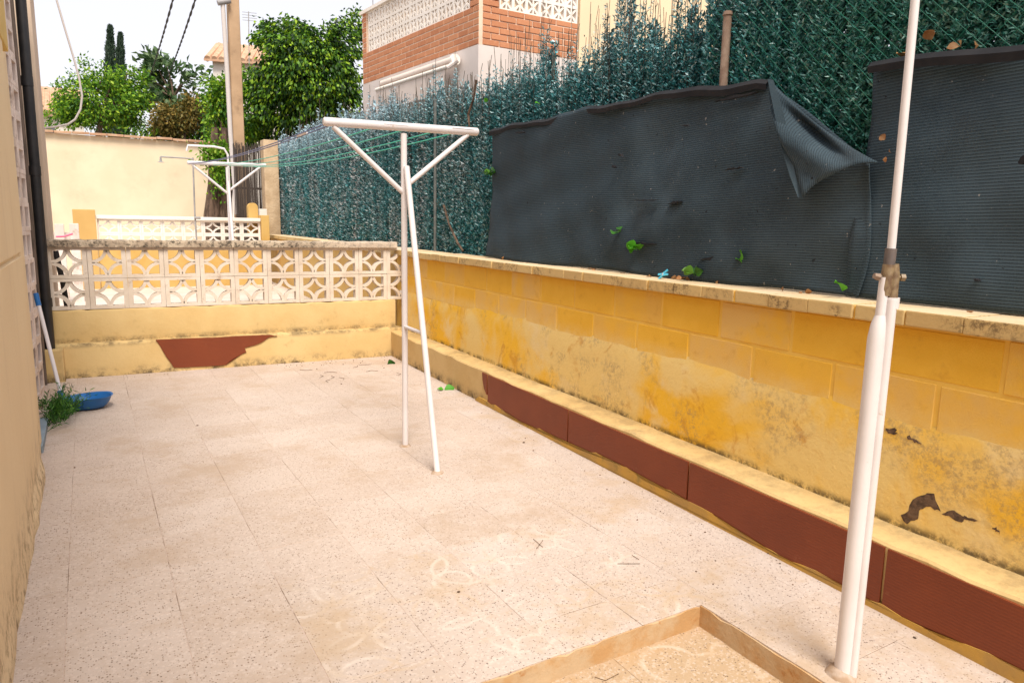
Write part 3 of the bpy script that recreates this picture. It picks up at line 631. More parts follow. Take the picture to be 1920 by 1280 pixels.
# ================================================================== TALL POLE
pb = on_z(1583, 1262)
pl = empty('parasol_pole', pb); tag(pl, 'tall white pole clamped to a stout pipe base beside the step', 'pole')
def pv(dx, dy, z): return pb + Vector((dx, dy, z))
side = Vector((R[0][0], R[0][1], 0)).normalized(); fw = Vector((side.y * -1, side.x, 0)) * -1
bm = bmesh.new(); tube(bm, [pb + side * -.006, pb + side * -.008 + Vector((0, 0, 1.02)), pb + side * -.006 + Vector((0, 0, 1.06)), pb + side * -.003 + Vector((0, 0, 1.085))], [.0240, .0230, .0195, .0138], 20); part('base_pipe', from_bm(bm, 'base_pipe', True), 'white_paint', pl)
tube_o('side_pipe', [pb + side * .016 - fw * -.012, pb + side * .020 - fw * -.006 + Vector((0, 0, 1.13))], .0145, 'white_paint', pl, 16)
tube_o('inner_pipe', [pb + side * -.004 + Vector((0, 0, 1.07)), pb + side * -.002 + Vector((0, 0, 1.19))], .0135, 'white_paint', pl, 16)
tube_o('side_collar', [pb + side * .024 + Vector((0, 0, 1.105)), pb + side * .024 + Vector((0, 0, 1.135))], .0195, 'white_paint', pl, 16)
tube_o('upper_pole', [pb + side * .008 + Vector((0, 0, 1.225)), pb + side * -.004 + Vector((0, 0, 2.6))], .0110, 'white_paint', pl, 16)
bm = bmesh.new(); tube(bm, [pb - Vector((0, 0, .003)), pb + Vector((0, 0, .003)), pb + side * .004 + Vector((0, 0, .012))], [.056, .05, .034], 18)
for q in bm.verts: q.co += Vector((random.gauss(0, .003), random.gauss(0, .003), 0))
part('mortar_foot', from_bm(bm, 'mortar_foot', True), 'foot', pl)
cl = empty('clamp', pb + Vector((0, 0, 1.17))); child(cl, pl)
tube_o('sleeve', [pb + side * .002 + Vector((0, 0, 1.14)), pb + side * .003 + Vector((0, 0, 1.16)), pb + side * .004 + Vector((0, 0, 1.2)), pb + side * .005 + Vector((0, 0, 1.225))], [.0145, .0165, .016, .0150], 'metal', cl, 16)
tube_o('sleeve', [pb + side * .024 + Vector((0, 0, 1.13)), pb + side * .024 + Vector((0, 0, 1.15)), pb + side * .022 + Vector((0, 0, 1.2)), pb + side * .018 + Vector((0, 0, 1.225))], [.0145, .0135, .0145, .014], 'metal', cl, 16)
tube_o('collar', [pb + side * .006 + Vector((0, 0, 1.225)), pb + side * .007 + Vector((0, 0, 1.268))], .0150, 'dark_metal', cl, 16)
tube_o('bolt', [pb + side * -.03 + Vector((0, 0, 1.192)), pb + side * .05 + Vector((0, 0, 1.19))], .0052, 'metal', cl, 8)
tube_o('knob', [pb + side * .040 + Vector((0, 0, 1.19)), pb + side * .052 + Vector((0, 0, 1.19))], .0105, 'metal', cl, 6)
tube_o('wing_nut', [pb + side * -.032 + Vector((0, 0, 1.194)), pb + side * -.018 + Vector((0, 0, 1.19))], [.008, .011], 'rust', cl, 6)
bm = bmesh.new(); tube(bm, [pb + side * .022 - fw * .015 + Vector((0, 0, 1.228)), pb + side * .022 - fw * .015 + Vector((0, 0, 1.26))], .004, 8); part('lever', from_bm(bm, 'lever', True), 'handle_white', cl)
# ================================================================== HEDGE SCREEN, CHAIN LINK, POSTS
AF = .30                                               # hedge offset behind the wall face
hd = empty('artificial_hedge', (wx(6, AF), 6, 1.03)); tag(hd, 'teal plastic brushwood hedge screen standing along the garden wall', 'hedge')
TOP = ((-.5, 3.0), (1.5, 3.0), (2.45, 2.9), (2.75, 2.55), (3.1, 2.38), (3.5, 2.34), (3.8, 2.36), (4.5, 2.38), (5.3, 2.44), (6.5, 2.54), (8.5, 2.62), (12, 2.80), (14.6, 2.72))
def top(y): return float(np.interp(y, [q[0] for q in TOP], [q[1] for q in TOP]))
Ps, Ds, Ls, Ws = [], [], [], []; wire_bm = bmesh.new()
def clump(y): return .5 * math.sin(y * 9.7) + .5 * math.sin(y * 23.1 + 1.3) + .4 * math.sin(y * 4.1)
y = .3
while y < 14.7:
    near = y < 5.1; step = .0085 if near else (.0125 if y < 8.5 else .018)
    yy = y + rng.normal(0, .006); off = AF + rng.uniform(-.035, .06)
    t = top(yy) + .09 * clump(yy) + rng.normal(0, .075 if y > 2.5 else .02)
    if 2.5 < y < 5.2: t += .42 * max(0, math.sin(yy * 27 + 1.5 * math.sin(yy * 5))) ** 1.5 * (.55 + .45 * math.sin(yy * 7.3)) * min(1, (5.2 - y) / .8)
    z0 = 1.02 if not near else (1.5 if 1.3 < y < 4.95 else 1.02)
    if 1.2 < y < 2.3: z0 = 1.35
    dens = 330 if near else (260 if y < 8.5 else 150)
    n = max(4, int((t - z0) * dens)); h = rng.random(n) ** .92
    z = z0 + h * (t - z0); thin = np.clip((t - z) / .22, .12, 1); keep = rng.random(n) < (thin if y > 2.6 else 1); z = z[keep]; n = len(z)
    lean = rng.normal(0, .02)
    phi = rng.uniform(0, 2 * np.pi, n); d = np.stack([np.cos(phi) * .9 - .35, np.sin(phi) * .9, rng.uniform(.1, 1.1, n)], 1)
    p = np.stack([wx(yy, off) + rng.normal(0, .007, n), yy + lean * (z - z0) + rng.normal(0, .006, n), z], 1)
    Ps.append(p); Ds.append(d); sz = 1.0 if near else (1.25 if y < 8.5 else 1.75)
    Ls.append(rng.uniform(.016, .034, n) * sz); Ws.append(rng.uniform(.005, .009, n) * sz * 1.1)
    ni = int(max(0, t - .12 - z0) * (150 if near else 110)); zi = z0 + rng.random(ni) * max(0, t - .12 - z0); ph = rng.uniform(0, 6.28, ni)
    Ps.append(np.stack([np.full(ni, wx(yy, AF + .09)) + rng.normal(0, .012, ni), yy + rng.normal(0, .015, ni), zi], 1)); Ds.append(np.stack([rng.normal(0, .25, ni), np.cos(ph), np.sin(ph)], 1)); Ls.append(np.full(ni, .045 * sz)); Ws.append(np.full(ni, .016 * sz))
    if rng.random() < (.55 if y < 8.5 else .4):
        e = t + rng.uniform(.0, .16 if not 2.8 < y < 5 else .3); q = rng.normal(0, .012)
        tube(wire_bm, [(wx(yy, off), yy, max(z0, t - .5)), (wx(yy, off), yy + lean * (t - z0), t - .02), (wx(yy, off) + rng.normal(0, .012), yy + lean * (t - z0) + q, e)],   .0020 if near else .0028, 3, False)
    y += step * rng.uniform(.6, 1.4)
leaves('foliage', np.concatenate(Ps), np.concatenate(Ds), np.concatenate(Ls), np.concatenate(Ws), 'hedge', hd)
o = part('stems', from_bm(wire_bm, 'stems'), 'hedge_wire', hd); o['kind'] = 'stuff'
fn = empty('chain_link_fence', (wx(2, AF - .06), 2, 1.03)); tag(fn, 'green chain link wire fence in front of the plastic hedge', 'fence')
bm = bmesh.new(); c = .068; ya, yb, za, zb_ = .4, 2.75, 1.3, 2.75
n = int((yb - ya + (zb_ - za)) / c)
for k in range(-int((zb_ - za) / c), int((yb - ya) / c)):
    for s in (1, -1):
        y0 = ya + k * c; y1 = y0 + (zb_ - za); a0, a1 = (za, zb_) if s > 0 else (zb_, za)
        lo, hi = max(y0, ya), min(y1, yb)
        if hi - lo < .02: continue
        f = lambda yy: a0 + (a1 - a0) * (yy - y0) / (y1 - y0)
        m_ = max(2, int((hi - lo) / .15)); pts = []
        for q in range(m_ + 1):
            yy = lo + (hi - lo) * q / m_; pts.append((wx(yy, AF - .055 + .003 * s + .006 * math.sin(yy * 6)), yy + .006 * math.sin(f(yy) * 9), f(yy) + .005 * math.sin(yy * 8)))
        tube(bm, pts, .0010, 4, False)
o = part('wire_mesh', from_bm(bm, 'wire_mesh'), 'chain', fn); o['kind'] = 'stuff'
for (px_, py_, lab) in ((1365, 22, 'rusty'), (816, 186, 'grey')):
    p = on_x(px_, py_, A + AF - .062, B)
    bm = bmesh.new(); tube(bm, [(p.x, p.y, 1.0), (p.x, p.y, p.z - .02), (p.x, p.y, p.z - .018), (p.x, p.y, p.z)], [.021, .021, .026, .02] if lab == 'rusty' else [.014, .014, .016, .013], 12)
    part('post', from_bm(bm, 'post', True), 'rust' if lab == 'rusty' else 'old_post', fn)
# dead vine stems on the hedge
for pix in ([(893, 150), (888, 185), (878, 215), (880, 238)], [(832, 385), (842, 420), (858, 455), (868, 470)]):
    tag(tube_o('dead_vine', [on_x(x_, y_, A + AF - .07, B) for x_, y_ in pix], [.012, .009, .011, .008], 'bark', None, 7), 'dry brown vine stem hanging high on the hedge' if pix[0][1] < 200 else 'dry brown vine stem climbing the hedge beside the shade net', 'vine')
# ================================================================== SHADE NETS
ON = .165
def net(name, y_far, y_near, topf, botf, label, ny=150, nz=40, seed=0):
    t = empty(name, (wx((y_far + y_near) / 2, ON), (y_far + y_near) / 2, 1.05)); tag(t, label, 'shade net')
    V_, UV = [], []
    for i in range(ny + 1):
        y = y_far + (y_near - y_far) * i / ny; zt, zb2 = topf(y), botf(y)
        for j in range(nz + 1):
            v = j / nz; z = zb2 + (zt - zb2) * v
            o = .010 * math.sin(y * 3.3 + seed + z * 2.5) + .007 * math.sin(y * 8.7 + z * 4 + seed) * v + .012 * math.sin(z * 6 + y + seed) + .004 * math.sin(z * 21 + y * 5)
            o += -.02 * (1 - v) ** 3 + .02 * v + .007 * math.sin(9 * (y + .8 * z) + seed) * math.sin(2.1 * y - 3 * z) + .006 * math.sin(16 * (y - .5 * z) + 2 * math.sin(3 * z)) * (.4 + .6 * math.sin(1.7 * y + 2) ** 2)
            o += (-.035 * math.exp(-max(0, y - y_near) / .035) * (1 - .5 * v) if seed == 0 else .022); V_.append((wx(y, ON + o), y + (.02 * math.sin(z * 9) * math.exp(-abs(y - y_near) / .05) if seed == 0 else 0), z)); UV.append((0, y * .1, z + .012 * math.sin(y * 2.6 + seed)))
    Fq = [(i * (nz + 1) + j, i * (nz + 1) + j + 1, (i + 1) * (nz + 1) + j + 1, (i + 1) * (nz + 1) + j) for i in range(ny) for j in range(nz)]
    o = raw('cloth', V_, Fq, 'net', t, True)
    at_ = o.data.attributes.new('cloth', 'FLOAT_VECTOR', 'POINT'); at_.data.foreach_set('vector', np.array(UV, np.float32).ravel())
    sm_ = o.modifiers.new('thickness', 'SOLIDIFY'); sm_.thickness = .003
    return t
NT1 = lambda y: float(np.interp(y, [1.72, 2.26, 2.30, 3.0, 3.75, 5.1], [1.575, 1.945, 1.985, 2.02, 2.035, 2.045])) + .008 * math.sin(y * 7) + .004 * math.sin(y * 19)
n1 = net('shade_net', 5.06, 1.70, NT1, lambda y: 1.048 + .008 * math.sin(y * 4), 'dark grey shade net with a torn corner folded down in front of the hedge')
NT2 = lambda y: float(np.interp(y, [-.6, 1.2, 1.8], [1.93, 1.91, 1.955])) + .006 * math.sin(y * 9)
n2 = net('shade_net', 1.775, -.6, NT2, lambda y: 1.052, 'dark grey shade net hung behind the tall white pole', 110, 40, 2)
def hem(parent, topf, y0, y1, n_=50, hw_=.040):
    bm = bmesh.new(); rows = []
    for i in range(n_ + 1):
        y = y0 + (y1 - y0) * i / n_; z = topf(y); wv_ = hw_ * (.9 + .15 * math.sin(y * 5 + 1)); o = ON + .02 + .01 * math.sin(y * 3.3)
        rows.append([bm.verts.new(p) for p in ((wx(y, o - .018), y, z - wv_), (wx(y, o - .024), y, z - wv_ * .3), (wx(y, o - .002), y, z + .010), (wx(y, o + .012), y, z - .005))])
    for a_, b2 in zip(rows, rows[1:]):
        for i in range(3): bm.faces.new((a_[i], a_[i + 1], b2[i + 1], b2[i]))
    return part('hem', from_bm(bm, 'hem', True), 'net_hem', parent)
hem(n1, NT1, 5.06, 2.29); hem(n2, NT2, 1.775, -.6)
# folded corner of the torn net: a twisted triangular flap hanging in front
def flap():
    T_, E_, L_ = on_x(1447, 150, A + ON - .02, B), on_x(1650, 306, A + ON - .03, B), on_x(1505, 370, A + ON - .10, B)
    n_ = 22; V_, UV, idx = [], [], {}
    for i in range(n_ + 1):
        for j in range(n_ + 1 - i):
            a_, b2 = i / n_, j / n_; c_ = 1 - a_ - b2                      # T: c, E: a, L: b
            p = T_ * c_ + E_ * a_ + L_ * b2
            bulge = -.045 * math.sin(math.pi * min(1, b2 * 1.15 + .12)) * (1 - a_ * .6) + .085 * math.exp(-((a_ - .36) ** 2 / .05 + (b2 - .2) ** 2 / .012)) - .03 * math.exp(-(b2 - .55) ** 2 / .02) * c_
            sag = -.03 * 4 * a_ * c_ + .035 * 4 * a_ * b2 + .012 * math.sin(9 * a_) * b2
            p = p + Vector((bulge, .02 * math.sin(5 * b2) * c_, sag)); idx[i, j] = len(V_); V_.append(p); UV.append((0, 0, a_ * .62 + .2 * b2 + .1 * c_ * b2))
    Fq = []
    for i in range(n_):
        for j in range(n_ - i):
            Fq.append((idx[i, j], idx[i + 1, j], idx[i, j + 1]))
            if j < n_ - i - 1: Fq.append((idx[i + 1, j], idx[i + 1, j + 1], idx[i, j + 1]))
    o = raw('folded_corner', V_, Fq, 'net', n1, True); at_ = o.data.attributes.new('cloth', 'FLOAT_VECTOR', 'POINT'); at_.data.foreach_set('vector', np.array(UV, np.float32).ravel())
    sm_ = o.modifiers.new('thickness', 'SOLIDIFY'); sm_.thickness = .003
    # rolled inner edge running from the top point down to the lower tip
    bm = bmesh.new(); rows = []
    Q = [on_x(x_, y_, A + ON - .05, B) for x_, y_ in ((1446, 150), (1452, 215), (1466, 275), (1487, 330), (1504, 371))]
    Wd = [on_x(x_, y_, A + ON - .085, B) for x_, y_ in ((1450, 150), (1470, 215), (1480, 275), (1492, 330), (1506, 371))]
    for a_, b2 in zip(Q, Wd): rows.append([bm.verts.new(a_), bm.verts.new((a_ + b2) / 2 + Vector((-.03, 0, 0))), bm.verts.new(b2)])
    for a_, b2 in zip(rows, rows[1:]):
        for i in range(2): bm.faces.new((a_[i], a_[i + 1], b2[i + 1], b2[i]))
    part('rolled_edge', from_bm(bm, 'rolled_edge', True), 'net', n1)
flap()
def lens(pa, pb_, hgt, parent, name='tear_shade', mat='net_hem', o=-.012, plane=ON):  # solid dark lens standing for the shaded opening of a slit
    a_, b2 = on_x(*pa, A + plane - .03, B), on_x(*pb_, A + plane - .03, B); pts = []
    for k in range(9): u = k / 8; q = a_.lerp(b2, u); pts.append(q + Vector((0, 0, hgt * math.sin(math.pi * u) + random.gauss(0, .002))))
    for k in range(7, 0, -1): u = k / 8; q = a_.lerp(b2, u); pts.append(q - Vector((0, 0, hgt * .6 * math.sin(math.pi * u) + random.gauss(0, .001))))
    extrude(name, pts, (.02, 0, 0), mat, parent)
for pa, pb_, hg in (((1312, 485), (1372, 488), .012), ((1172, 456), (1230, 458), .008), ((1338, 190), (1418, 174), .009), ((1250, 383), (1277, 378), .006), ((1358, 319), (1390, 314), .005), ((1184, 376), (1232, 375), .004), ((965, 250), (982, 248), .008), ((1278, 236), (1288, 235), .005), ((1158, 290), (1166, 293), .008), ((1146, 312), (1152, 314), .009)):
    lens(pa, pb_, hg, n1)
lens((1824, 524), (1834, 526), .005, n2); lens((1908, 305), (1925, 298), .02, n2)
# ================================================================== LEAVES, IVY, PEG, DEBRIS
def leaf_thing(name, p, n_, size, mat, label, cat, group=None, spread=.03, up=.5):
    p = Vector(p); P_ = np.array(p)[None] + rng.normal(0, spread, (n_, 3)) * (n_ > 1); D_ = rng.normal(0, 1, (n_, 3)); D_[:, 2] = np.abs(D_[:, 2]) * up
    V_, Fq = [], []
    for i in range(n_):
        d = Vector(D_[i]).normalized(); s = d.cross(Vector(rng.normal(0, 1, 3))).normalized(); nn = s.cross(d); L_ = size * rng.uniform(.7, 1.2); b0 = len(V_)
        for u, wv_ in ((0, .08), (.25, .42), (.5, .5), (.75, .33), (1, .02)):
            c_ = Vector(P_[i]) + d * L_ * u + nn * L_ * .18 * math.sin(u * 3)
            V_ += [c_ - s * L_ * wv_ + nn * L_ * .1, c_ + nn * (-.04 * L_), c_ + s * L_ * wv_ + nn * L_ * .1]
        for q in range(4):
            for e in range(2): a0 = b0 + q * 3 + e; Fq.append((a0, a0 + 1, a0 + 4, a0 + 3))
    return tag(raw(name, V_, Fq, mat, None, True), label, cat, group)
np_at = lambda x, y, o=-.03: on_x(x, y, A + ON + o, B)
leaf_thing('ivy_sprig', np_at(1580, 545, -.045), 1, .085, 'green_leaf', 'single bright green leaf at the foot of the net near the pole', 'leaf')
leaf_thing('ivy_sprig', np_at(1190, 466), 5, .058, 'green_leaf', 'ivy sprig growing through a slit of the torn shade net', 'ivy', None, .007)
leaf_thing('ivy_sprig', np_at(1390, 490), 2, .05, 'green_leaf', 'small ivy leaf at the long slit in the net', 'ivy', None, .007)
leaf_thing('ivy_sprig', np_at(1300, 512, -.05), 5, .05, 'weed', 'dark ivy sprig behind the blue clothes peg', 'ivy', None, .007)
leaf_thing('ivy_sprig', np_at(1165, 435), 3, .045, 'weed', 'dull green ivy leaf poking out of the net above the slit', 'ivy', None, .007)
leaf_thing('ivy_sprig', np_at(917, 325, -.02), 9, .05, 'weed', 'tuft of olive ivy at the outer edge of the shade net', 'ivy', None, .007)
for q in ((915, 190), (1012, 196)):
    leaf_thing('stray_leaf', on_x(*q, A + AF - .06, B), 1, .05, 'green_leaf', 'bright green leaf caught high in the teal hedge above the net', 'leaf', 'leaves caught in the hedge', .01)
leaf_thing('dead_leaf', on_x(1747, 75, A + AF - .07, B), 1, .045, 'dry_leaf', 'curled orange leaf caught in the chain link above the net', 'leaf', None, .01)
for q in ((1700, 98), (1775, 92), (1800, 88), (1830, 86)): leaf_thing('dead_leaf', on_x(*q, A + AF - .08, B), 1, .034, 'dry_leaf', 'brown dead leaf resting on the top hem of the net by the pole', 'leaf', 'dead leaves on the net hem', .015)
for q in ((1660, 262), (1668, 285), (1655, 300)): leaf_thing('dead_leaf', np_at(*q, -.01), 1, .028, 'dry_leaf', 'crumpled brown leaf caught where the two nets meet', 'leaf', 'dead leaves between the nets', .012)
for k in range(26):
    y = rng.uniform(2.4, 5.0) if k < 22 else rng.uniform(1.2, 2.2)
    leaf_thing('dead_leaf', (wx(y, .12 + rng.uniform(-.02, .03)), y, 1.049), 1, rng.uniform(.02, .042), 'dry_leaf', 'brown dead leaf lying on the wall cap at the foot of the net', 'leaf', 'dead leaves on the wall cap', .0, .25)
for q in ((741, 682), (832, 732)): leaf_thing('fallen_leaf', on_z(*q) + Vector((0, 0, .006)), 2, .07, 'green_leaf' if q[0] > 800 else 'weed', 'dark green leaf fallen on the tiles near the wall corner', 'leaf', 'fallen green leaves', .006, .05)
pg = empty('clothes_peg', on_z(1248, 521, 1.05)); tag(pg, 'pale blue plastic clothes peg lying on the wall cap', 'clothes peg')
c0 = pg.location + Vector((-.0, 0, .006)); ax = Vector((.10, -.90, .42)).normalized(); nf = Vector((-.84, -.3, .45)); sx = ax.cross(nf).normalized(); c0 += Vector((-.02, 0, .012))
for s in (-1, 1):
    bm = bmesh.new(); bar(bm, c0 - ax * .034 + sx * s * .014, c0 + sx * s * .003, .010, .008, nf); bar(bm, c0 + sx * s * .003, c0 + ax * .036 + sx * s * .013, .010, .008, nf); part('jaw', from_bm(bm, 'jaw'), 'peg', pg)
bm = bmesh.new(); tube(bm, [c0 - Vector((0, 0, .006)), c0 + Vector((0, 0, .008))], .006, 10); part('spring', from_bm(bm, 'spring', True), 'peg_white', pg)
# crumbs, twigs and grit on the floor
bm = bmesh.new()
def crumb(p, s):
    m_ = Matrix.Translation(p) @ Matrix.Diagonal((s * random.uniform(.7, 1.5), s * random.uniform(.6, 1.3), s * random.uniform(.4, .8), 1)) @ Matrix.Rotation(random.uniform(0, 6), 4, 'Z')
    bmesh.ops.create_icosphere(bm, subdivisions=1, radius=1, matrix=m_)
for q in ((1138, 918), (1195, 975), (1166, 997), (1322, 998), (1693, 1168), (1715, 1196), (1603, 1258), (985, 822), (1092, 850), (982, 830), (1000, 845), (860, 1110), (942, 1108), (1346, 1250), (640, 720), (720, 690), (735, 695), (1170, 905), (1337, 1096), (640, 936), (370, 798), (140, 877), (1440, 1038)):
    p = on_z(*q); crumb(Vector((p.x, p.y, .003 if not q == (1346, 1250) else LOW + .003)), random.uniform(.003, .007))
for k in range(70):
    y = rng.uniform(1.3, 6.6); x = lx(y) - abs(rng.normal(0, .14)) - .02
    if y < STEP_Y and x < STEP_X: continue
    crumb(Vector((x, y, .002)), random.uniform(.0015, .004))
for k in range(60):
    x = rng.uniform(1.4, 2.5); y = by(x) - abs(rng.normal(0, .18)) - .02; crumb(Vector((x, y, .002)), random.uniform(.002, .006))
for k in range(14): crumb(Vector((rng.uniform(.2, .9), by(.5) - abs(rng.normal(0, .08)) - .02, .002)), random.uniform(.002, .004))
for pix in ([(1000, 1010), (1018, 1025)], [(1006, 1028), (1018, 1012)], [(1158, 1056), (1200, 1056)], [(1185, 1040), (1198, 1048)], [(1115, 1268), (1135, 1275), (1160, 1262)]):
    z = .003 if pix[0][0] != 1115 else LOW + .003
    tube(bm, [on_z(*q, z) for q in pix], .0010, 5)
for k in range(10):
    x, y = rng.uniform(1.5, 2.3), rng.uniform(5.6, 6.3); a_ = rng.uniform(0, 6); tube(bm, [(x, y, .003), (x + .06 * math.cos(a_), y + .06 * math.sin(a_), .004), (x + .11 * math.cos(a_ + .5), y + .11 * math.sin(a_ + .5), .003)], .0016, 4)
tag(link('floor_debris', from_bm(bm, 'floor_debris'), 'debris'), 'dark crumbs and twigs scattered over the terrazzo floor', 'debris', kind='stuff')
# ================================================================== SECOND PATIO
Z2 = .15; Y2 = 13.5
fb = empty('balustrade', (1.3, Y2, Z2)); tag(fb, 'distant white pierced balustrade on a yellow plinth before the cream wall', 'balustrade')
part('plinth', box_me('plinth', .15, 2.72, Y2 - .06, Y2 + .14, Z2 - .05, .80, .006), 'yellow_far', fb)
part('cap_rail', box_me('rail', .13, 2.72, Y2 - .05, Y2 + .13, 1.285, 1.345, .01), 'white_far', fb)
sb2 = screen_block(.318, .24, .07, .03, .018, 5); sb2.materials.append(MAT['white_far'])
for i in range(8):
    for j in range(2): o = link('screen_block', sb2); o.location = (.16 + .32 * (i + .5), Y2 + .04, .803 + .2415 * (j + .5)); child(o, fb)
tag(link('gate_pillar', box_me('gp', -.17, .145, Y2 - .1, Y2 + .2, .1, 1.43, .01), 'pillar'), 'square ochre pillar at the end of the distant balustrade', 'pillar')
tag(link('end_pillar', box_me('ep', 2.722, 2.86, Y2 - .1, Y2 + .15, .1, 1.40, .01), 'yellow_far'), 'yellow pillar where the distant balustrade meets the garden wall', 'pillar')
p = on_y(475, 425, 13.7); bm = bmesh.new(); hh = 1.62
vs_ = []
for k in range(13): q = math.pi * k / 12; vs_.append(Vector((p.x + .085 * math.cos(q), 13.65, hh - .085 + .085 * math.sin(q))))
vs_ = [Vector((p.x + .085, 13.65, 1.0))] + vs_ + [Vector((p.x - .085, 13.65, 1.0))]
f = [bm.verts.new(v) for v in vs_]; k_ = [bm.verts.new(v + Vector((0, .16, 0))) for v in vs_]; bm.faces.new(f); bm.faces.new(k_[::-1])
for i in range(len(f)): j = (i + 1) % len(f); bm.faces.new((f[i], f[j], k_[j], k_[i]))
tag(link('rounded_post', from_bm(bm, 'rounded_post'), 'yellow_far'), 'round topped yellow gatepost at the far end of the garden wall', 'post')
p = on_y(492, 430, 14.0); tag(link('white_post', box_me('wp', p.x - .03, p.x + .10, 14.02, 14.14, 1.0, 1.52, .008), 'white_far'), 'short pale post between the reed screen and the hedge', 'post')
p = on_y(497, 300, 14.35); tag(link('masonry_pier', box_me('mp', p.x - .03, p.x + .24, 14.3, 14.6, 1.0, 2.82, .012), 'pier'), 'tall rough beige pier at the far end of the teal hedge', 'pier')
rs = empty('reed_screen', (2.9, 14.8, 1)); tag(rs, 'dark reed screen panel behind the far gateposts', 'screen')
bm = bmesh.new()
for k in range(110):
    x = 2.52 + .0065 * k; h = 2.72 + random.gauss(0, .05); tube(bm, [(x + random.gauss(0, .003), 14.75 + random.gauss(0, .012), .9), (x + random.gauss(0, .006), 14.75 + random.gauss(0, .012), h)], .005, 4)
o = part('reeds', from_bm(bm, 'reeds'), 'reed', rs); o['kind'] = 'stuff'
part('frame_rail', box_me('fr', 2.5, 3.25, 14.78, 14.81, 1.9, 1.94), 'reed', rs)
for k, q in enumerate((122, 150)): 
    p = on_y(q - 12, 425, 11.5); tag(link('fence_paling', box_me('fp', p.x - .05, p.x + .06, 11.5, 11.56, .1, 1.21 + .01 * k, .008), 'old_screen'), 'whitish wooden paling beside the ochre gate pillar', 'paling', 'white palings by the pillar')
p = on_y(120, 441, 11.0); tag(tube_o('pink_hanger', [(p.x - .09, 11, p.z - .02), (p.x, 11, p.z - .015), (p.x + .1, 11, p.z + .02)], .012, 'pink', None, 8), 'pink plastic hanger hooked beyond the balustrade rail', 'hanger')
tag(link('paling_rail', box_me('pr', -.75, -.16, 11.57, 11.6, 1.0, 1.1, .005), 'old_screen'), 'horizontal whitish rail joining the wooden palings', 'rail')
# outdoor shower
sh = empty('outdoor_shower', on_y(368, 405, 12.6)); sh.location.z = Z2; tag(sh, 'slim grey outdoor shower pipe with a small head by the cream wall', 'shower')
s0 = on_y(361, 308, 12.6); s1 = on_y(368, 405, 12.6); h0 = on_y(301, 294, 12.6)
tube_o('riser_pipe', [Vector((s1.x, 12.6, Z2)), Vector((s1.x - .02, 12.6, s1.z)), Vector((s0.x + .01, 12.6, s0.z + .10))], .013, 'grey_metal', sh, 8)
tube_o('arm', [Vector((s0.x + .01, 12.6, s0.z + .08)), Vector((s0.x - .1, 12.6, h0.z)), h0], .012, 'grey_metal', sh, 8)
tube_o('shower_head', [h0, h0 - Vector((0, 0, .07)), h0 - Vector((0, 0, .085))], [.011, .02, .055], 'grey_metal', sh, 10); tube_o('valve', [Vector((s1.x - .03, 12.58, s1.z - .03)), Vector((s1.x + .06, 12.58, s1.z - .03))], .02, 'grey_metal', sh, 8)
# far cream wall with tile coping
cw = empty('cream_wall', (0, 18, 0)); tag(cw, 'tall cream boundary wall with a clay tile coping beyond the patios', 'wall')
part('wall', box_me('cw', -4, 2.62, 18, 18.25, -.1, 3.02), 'cream', cw)
cme = box_me('coping_tile', -.155, .155, -.10, .36, 0, .05, .008); cme.materials.append(MAT['clay'])
for k in range(21): o = link('coping_tile', cme); o.location = (-3.8 + .32 * k, 18, 3.035 + random.uniform(-.012, .012)); o.rotation_euler = (rad(5), random.gauss(0, .02), 0); child(o, cw)
# ================================================================== POLE, CABLES
up = empty('utility_pole', (2.74, 15.5, .9)); tag(up, 'weathered tan utility pole with a white conduit rising behind the clothes rack', 'pole')
b0, b1 = on_y(451, 400, 15.5), on_y(436, 0, 15.5)
bm = bmesh.new(); w0, w1 = .115, .10; zt = 7.5; dx = (b1.x - b0.x) / (b1.z - b0.z)
hexa(bm, [(b0.x - w0, 15.4, .3), (b0.x + w0, 15.4, .3), (b0.x + w0, 15.62, .3), (b0.x - w0, 15.62, .3)] + [(b0.x + dx * (zt - b0.z) - w1, 15.4, zt), (b0.x + dx * (zt - b0.z) + w1, 15.4, zt), (b0.x + dx * (zt - b0.z) + w1, 15.6, zt), (b0.x + dx * (zt - b0.z) - w1, 15.6, zt)]); bevel(bm, .012, 1)
part('shaft', from_bm(bm, 'shaft'), 'pole', up)
tube_o('conduit', [on_y(444, 402, 15.38), on_y(432, 250, 15.38), on_y(425, 120, 15.36), on_y(417, 0, 15.34), on_y(413, -120, 15.34)], .042, 'cable_white', up, 10)
tube_o('bracket', [on_y(408, 6, 15.32), on_y(432, 2, 15.32)], .05, 'grey_metal', up, 10)
for xa, xb, lab in ((327, 276, 'overhead black twisted cable dipping behind the green tree'), (371, 309, 'overhead black twisted cable beside the utility pole')):
    bm = bmesh.new(); p0, p1 = at(xa + 8, -40, 9), at(xb, 152, 26); pts = [[], []]
    for k in range(121):
        u = k / 120; c_ = p0.lerp(p1, u) - Vector((0, 0, .12 * 4 * u * (1 - u)))
        for s in (0, 1): q = u * 90 + s * math.pi; pts[s].append(c_ + Vector((.009 * math.cos(q), 0, .009 * math.sin(q))))
    for s in (0, 1): tube(bm, pts[s], .010, 5)
    tag(link('overhead_cable', from_bm(bm, 'overhead_cable', True), 'cable'), lab, 'cable')
cpx = [(96, -40), (106, 0), (122, 55), (137, 105), (148, 145), (154, 180), (151, 205), (141, 224), (128, 233), (105, 238), (78, 241), (66, 243)]
tag(tube_o('white_cable', [on_y(*q, 7.6) for q in cpx], .0085, 'cable_white', None, 8), 'loose white cable looping down to the house wall', 'cable')
tube_o  # (cable ends on the neighbouring house wall)
